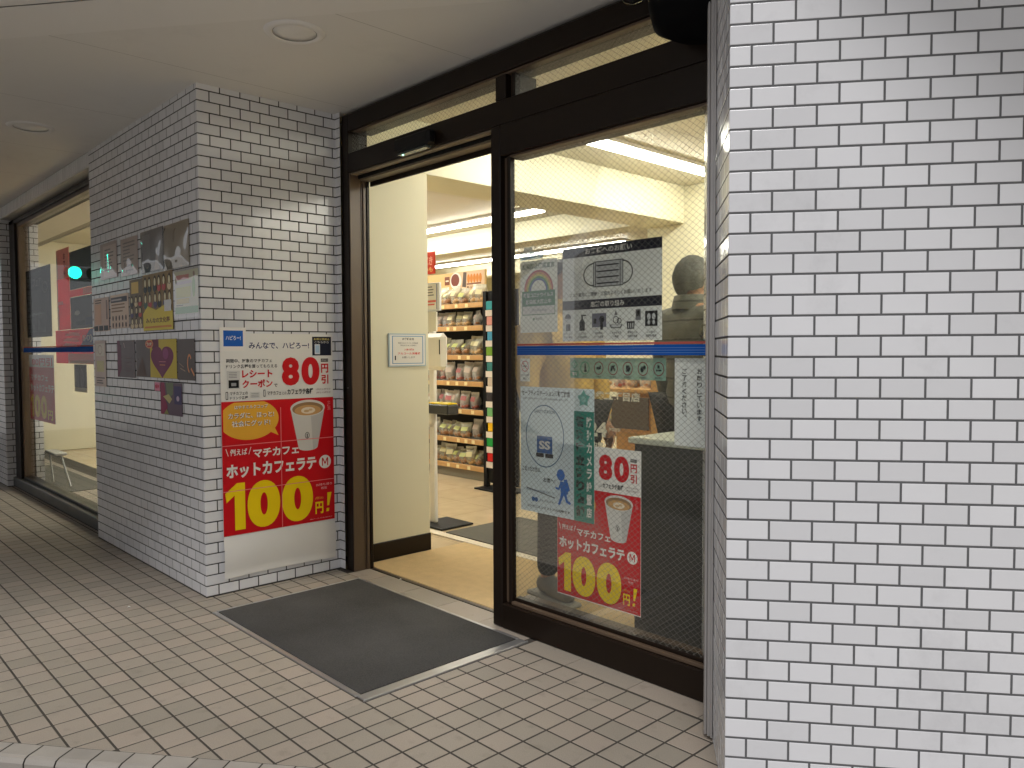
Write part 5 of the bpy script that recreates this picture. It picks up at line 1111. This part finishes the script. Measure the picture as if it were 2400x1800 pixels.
def person(label, loc, rz, H, jacket, trousers, hair, shoe, quilt=False, armbend=0.):
    """standing figure facing +x before rotation"""
    k = H/1.70
    V = lambda x, y, z: Vector((x*k, y*k, z*k))
    J = dict(pel=(0, 0, .92), wai=(.01, 0, 1.06), che=(.0, 0, 1.26), sho=(-.015, 0, 1.41), nek=(-.01, 0, 1.475), jaw=(.012, 0, 1.545), skl=(.0, 0, 1.62), crn=(-.012, 0, 1.665),
             nos=(.093, 0, 1.585))
    R_ = dict(pel=.135, wai=.125, che=.145, sho=.112, nek=.068, jaw=.078, skl=.098, crn=.066, nos=.010)
    E_ = [('pel', 'wai'), ('wai', 'che'), ('che', 'sho'), ('sho', 'nek'), ('nek', 'jaw'), ('jaw', 'skl'), ('skl', 'crn'), ('skl', 'nos')]
    for s, sg in (('l', 1), ('r', -1)):
        J.update({s+'sh': (-.01, .175*sg, 1.375), s+'el': (-.02, .235*sg, 1.10), s+'wr': (.06+armbend, .225*sg, .88+armbend*.9), s+'hp': (0, .095*sg, .88), s+'kn': (.015, .10*sg, .49), s+'an': (-.02, .10*sg, .09), s+'ft': (.13, .115*sg, .035)})
        R_.update({s+'sh': .070, s+'el': .043, s+'wr': .028, s+'hp': .092, s+'kn': .058, s+'an': .040, s+'ft': .032})
        E_ += [('sho', s+'sh'), (s+'sh', s+'el'), (s+'el', s+'wr'), ('pel', s+'hp'), (s+'hp', s+'kn'), (s+'kn', s+'an'), (s+'an', s+'ft')]
    names = list(J); ix = {n: i for i, n in enumerate(names)}
    def grow(sel, add=0., scale=1., over={}):
        nn = [n for n in names if n in sel]; im = {n: i for i, n in enumerate(nn)}
        ed = [(im[a], im[b]) for a, b in E_ if a in im and b in im]
        return skin_mesh([V(*over.get(n, J[n])) for n in nn], ed, [(R_[n]*scale+add)*k for n in nn], 0)
    body = MB(); vs, fs = grow(names); body.raw(vs, fs, SKIN, True)
    for sg in (1, -1):      # ears, eyes
        body.lathe([(.0005, -.03*k), (.012*k, -.02*k), (.016*k, 0), (.012*k, .022*k), (.0005, .03*k)], V(.004, .092*sg, 1.585), SKIN, 10)
        body.lathe([(.0005, -.009*k), (.009*k, 0), (.0005, .009*k)], V(.072, .030*sg, 1.603), BLACK, 10)
        w = V(*J['l' if sg > 0 else 'r' 'wr']) if False else V(*J[('l' if sg > 0 else 'r')+'wr'])
        d = Vector((.35+armbend, 0, -1)).normalized(); sd = Vector((1, 0, .3)).normalized()
        body.tube([w, w+d*.045*k, w+d*.09*k], [.022*k, .034*k, .030*k], SKIN, 10)
        for f, (off, L) in enumerate(((-.026, .060), (-.009, .072), (.009, .068), (.025, .052))):
            a = w+d*.085*k+sd*off*k; body.tube([a, a+d*L*.5*k, a+(d*L*.9+Vector((-.012*sg*0, -.018*sg, 0)))*k], [.0085*k, .0075*k, .005*k], SKIN, 8)
        a = w+d*.03*k+sd*.024*k; body.tube([a, a+(d*.02+sd*.022)*k, a+(d*.05+sd*.03)*k], [.011*k, .0095*k, .006*k], SKIN, 8)
    body.box(.068*k, .084*k, -.020*k, .020*k, 1.552*k, 1.557*k, pbr("lips", (.30, .12, .10), .5))
    root = body.build("person"); tag(root, label, "person")
    # hair cap
    hm = MB(); n, m = 44, 18; vs = []; rn = random.Random(3)
    for j in range(m+1):
        ph = math.pi*j/m*.85
        for i in range(n):
            a = 2*math.pi*i/n; front = max(0, math.cos(a)); lo = 1-.52*front**.7-.24*abs(math.sin(a))
            p = ph*lo*(1+.02*rn.uniform(-1, 1)); rr = 1+rn.uniform(-.03, .03)+.02*math.sin(9*a)
            vs.append(V(-.016+.112*max(math.sin(p), .66 if p > 2 else 0)*math.cos(a)*rr, +.089*max(math.sin(p), .74 if p > 2 else 0)*math.sin(a)*rr, 1.592+.120*math.cos(p)*rr))
    hm.raw(vs, [(j*n+i, j*n+(i+1) % n, (j+1)*n+(i+1) % n, (j+1)*n+i) for j in range(m) for i in range(n)], hair, True); hm.build("hair", root)
    up_ = ['wai', 'che', 'sho', 'nek', 'lsh', 'rsh', 'lel', 'rel', 'lwr', 'rwr', 'pel']
    vs, fs = grow(up_, add=.020, over={'pel': (0, 0, .84), 'lwr': tuple(Vector(J['lwr'])*.93+Vector(J['lel'])*.07), 'rwr': tuple(Vector(J['rwr'])*.93+Vector(J['rel'])*.07), 'sho': (-.015, 0, 1.415), 'nek': (-.012, 0, 1.47)})
    rn = random.Random(11); out = []
    for v in vs:
        v = v.copy(); c = Vector((0, v.y*.6, v.z)); dr = (v-c); z_ = v.z/k
        if quilt: v += dr*(.17*abs(math.sin(z_*math.pi/.105))**.6-.05)
        else: v += dr*(.05*math.sin(z_*23+4*v.y/k)+.04*math.sin(z_*61+9*v.x/k))
        out.append(v)
    jm = MB(); jm.raw(out, fs, jacket, True); jk = jm.build("jacket", root)
    cm = MB(); cm.lathe([(.112*k, 1.435*k), (.106*k, 1.465*k), (.097*k, 1.505*k), (.086*k, 1.508*k), (.088*k, 1.45*k)], (-.012*k, 0, 0), jacket, 24); cm.build("collar", jk)
    vs, fs = grow(['pel', 'lhp', 'rhp', 'lkn', 'rkn', 'lan', 'ran'], add=.016, over={'lan': (-.02, .10, .10), 'ran': (-.02, -.10, .10)}); tm = MB(); tm.raw(vs, fs, trousers, True); tm.build("trousers", root)
    for sg in (1, -1):
        s = 'l' if sg > 0 else 'r'
        vs, fs = skin_mesh([V(-.075, .10*sg, .055), V(-.02, .10*sg, .075), V(.05, .106*sg, .062), V(.15, .115*sg, .045), V(.195, .118*sg, .040)], [(0, 1), (1, 2), (2, 3), (3, 4)], [.050*k, .056*k, .052*k, .046*k, .030*k], 0)
        vs = [Vector((v.x, v.y, max(v.z, .020))) for v in vs]; sm = MB(); sm.raw(vs, fs, shoe, True); o = sm.build("shoe", root)
        q = MB(); q.box(-.12*k, .225*k, (.115*sg-.050)*k, (.115*sg+.044)*k, .0, .024, pbr("sole", (.30, .29, .26), .7), .010); q.build("sole", o)
    root.location = loc; root.rotation_euler = (0, 0, rz)
    return root
person("person with short grey hair and a grey quilted jacket standing behind the counter", (-2.29, 3.47, 0), R(72), 1.695, quilted("quilted_grey_cloth", (.15, .155, .13)), pbr("dark_trousers", (.03, .03, .032), .85), pbr("grey_hair", (.105, .108, .10), .7, var=.45, nscale=60, bump=1., bscale=150), pbr("grey_shoe", (.24, .23, .20), .7, var=.2, nscale=20), quilt=True)
person("person in a tan coat and dark trousers standing close behind the wired glass", (-2.64, 2.86, 0), R(-8), 1.66, pbr("tan_coat", (.56, .38, .12), .75, var=.25, nscale=12), pbr("dark_trousers", (.03, .03, .032), .85), pbr("dark_hair", (.03, .025, .02), .5, var=.3, nscale=60), pbr("grey_shoe", (.24, .23, .20), .7, var=.2, nscale=20), armbend=.0)

# ------------------------------------------------------------------ green traffic light down the street (seen only as a reflection)
tl = thing("traffic_light", "traffic light showing green, seen as a reflection in the display window", "traffic light")
tx, ty, tz = -21.5, -2.6, 3.2
q = MB(); q.tube([(tx-.2, ty-1.6, -.13), (tx-.2, ty-1.6, 3.6), (tx-.2, ty-.3, 3.6)], .06, STEEL, 14); q.build("pole", tl)
q = MB(); q.box(tx-.12, tx+.06, ty-.62, ty+.62, tz-.20, tz+.20, pbr("signal_housing", (.30, .31, .31), .5), .08); q.build("housing", tl)
for i, (c, s_) in enumerate((((.05, .05, .02), 0), ((.05, .04, .02), 0), ((.02, 1, .62), 14))):
    q = MB(); yy = ty-.4+.4*i
    q.raw([(tx+.065, yy+.15*math.cos(2*math.pi*a/24), tz+.15*math.sin(2*math.pi*a/24)) for a in range(24)], [tuple(range(24))], emit("green_signal", c, s_) if s_ else pbr("dark_lens", c, .2)); q.build("lens", tl)

bpy.data.objects.remove(_to); bpy.data.curves.remove(_tc)
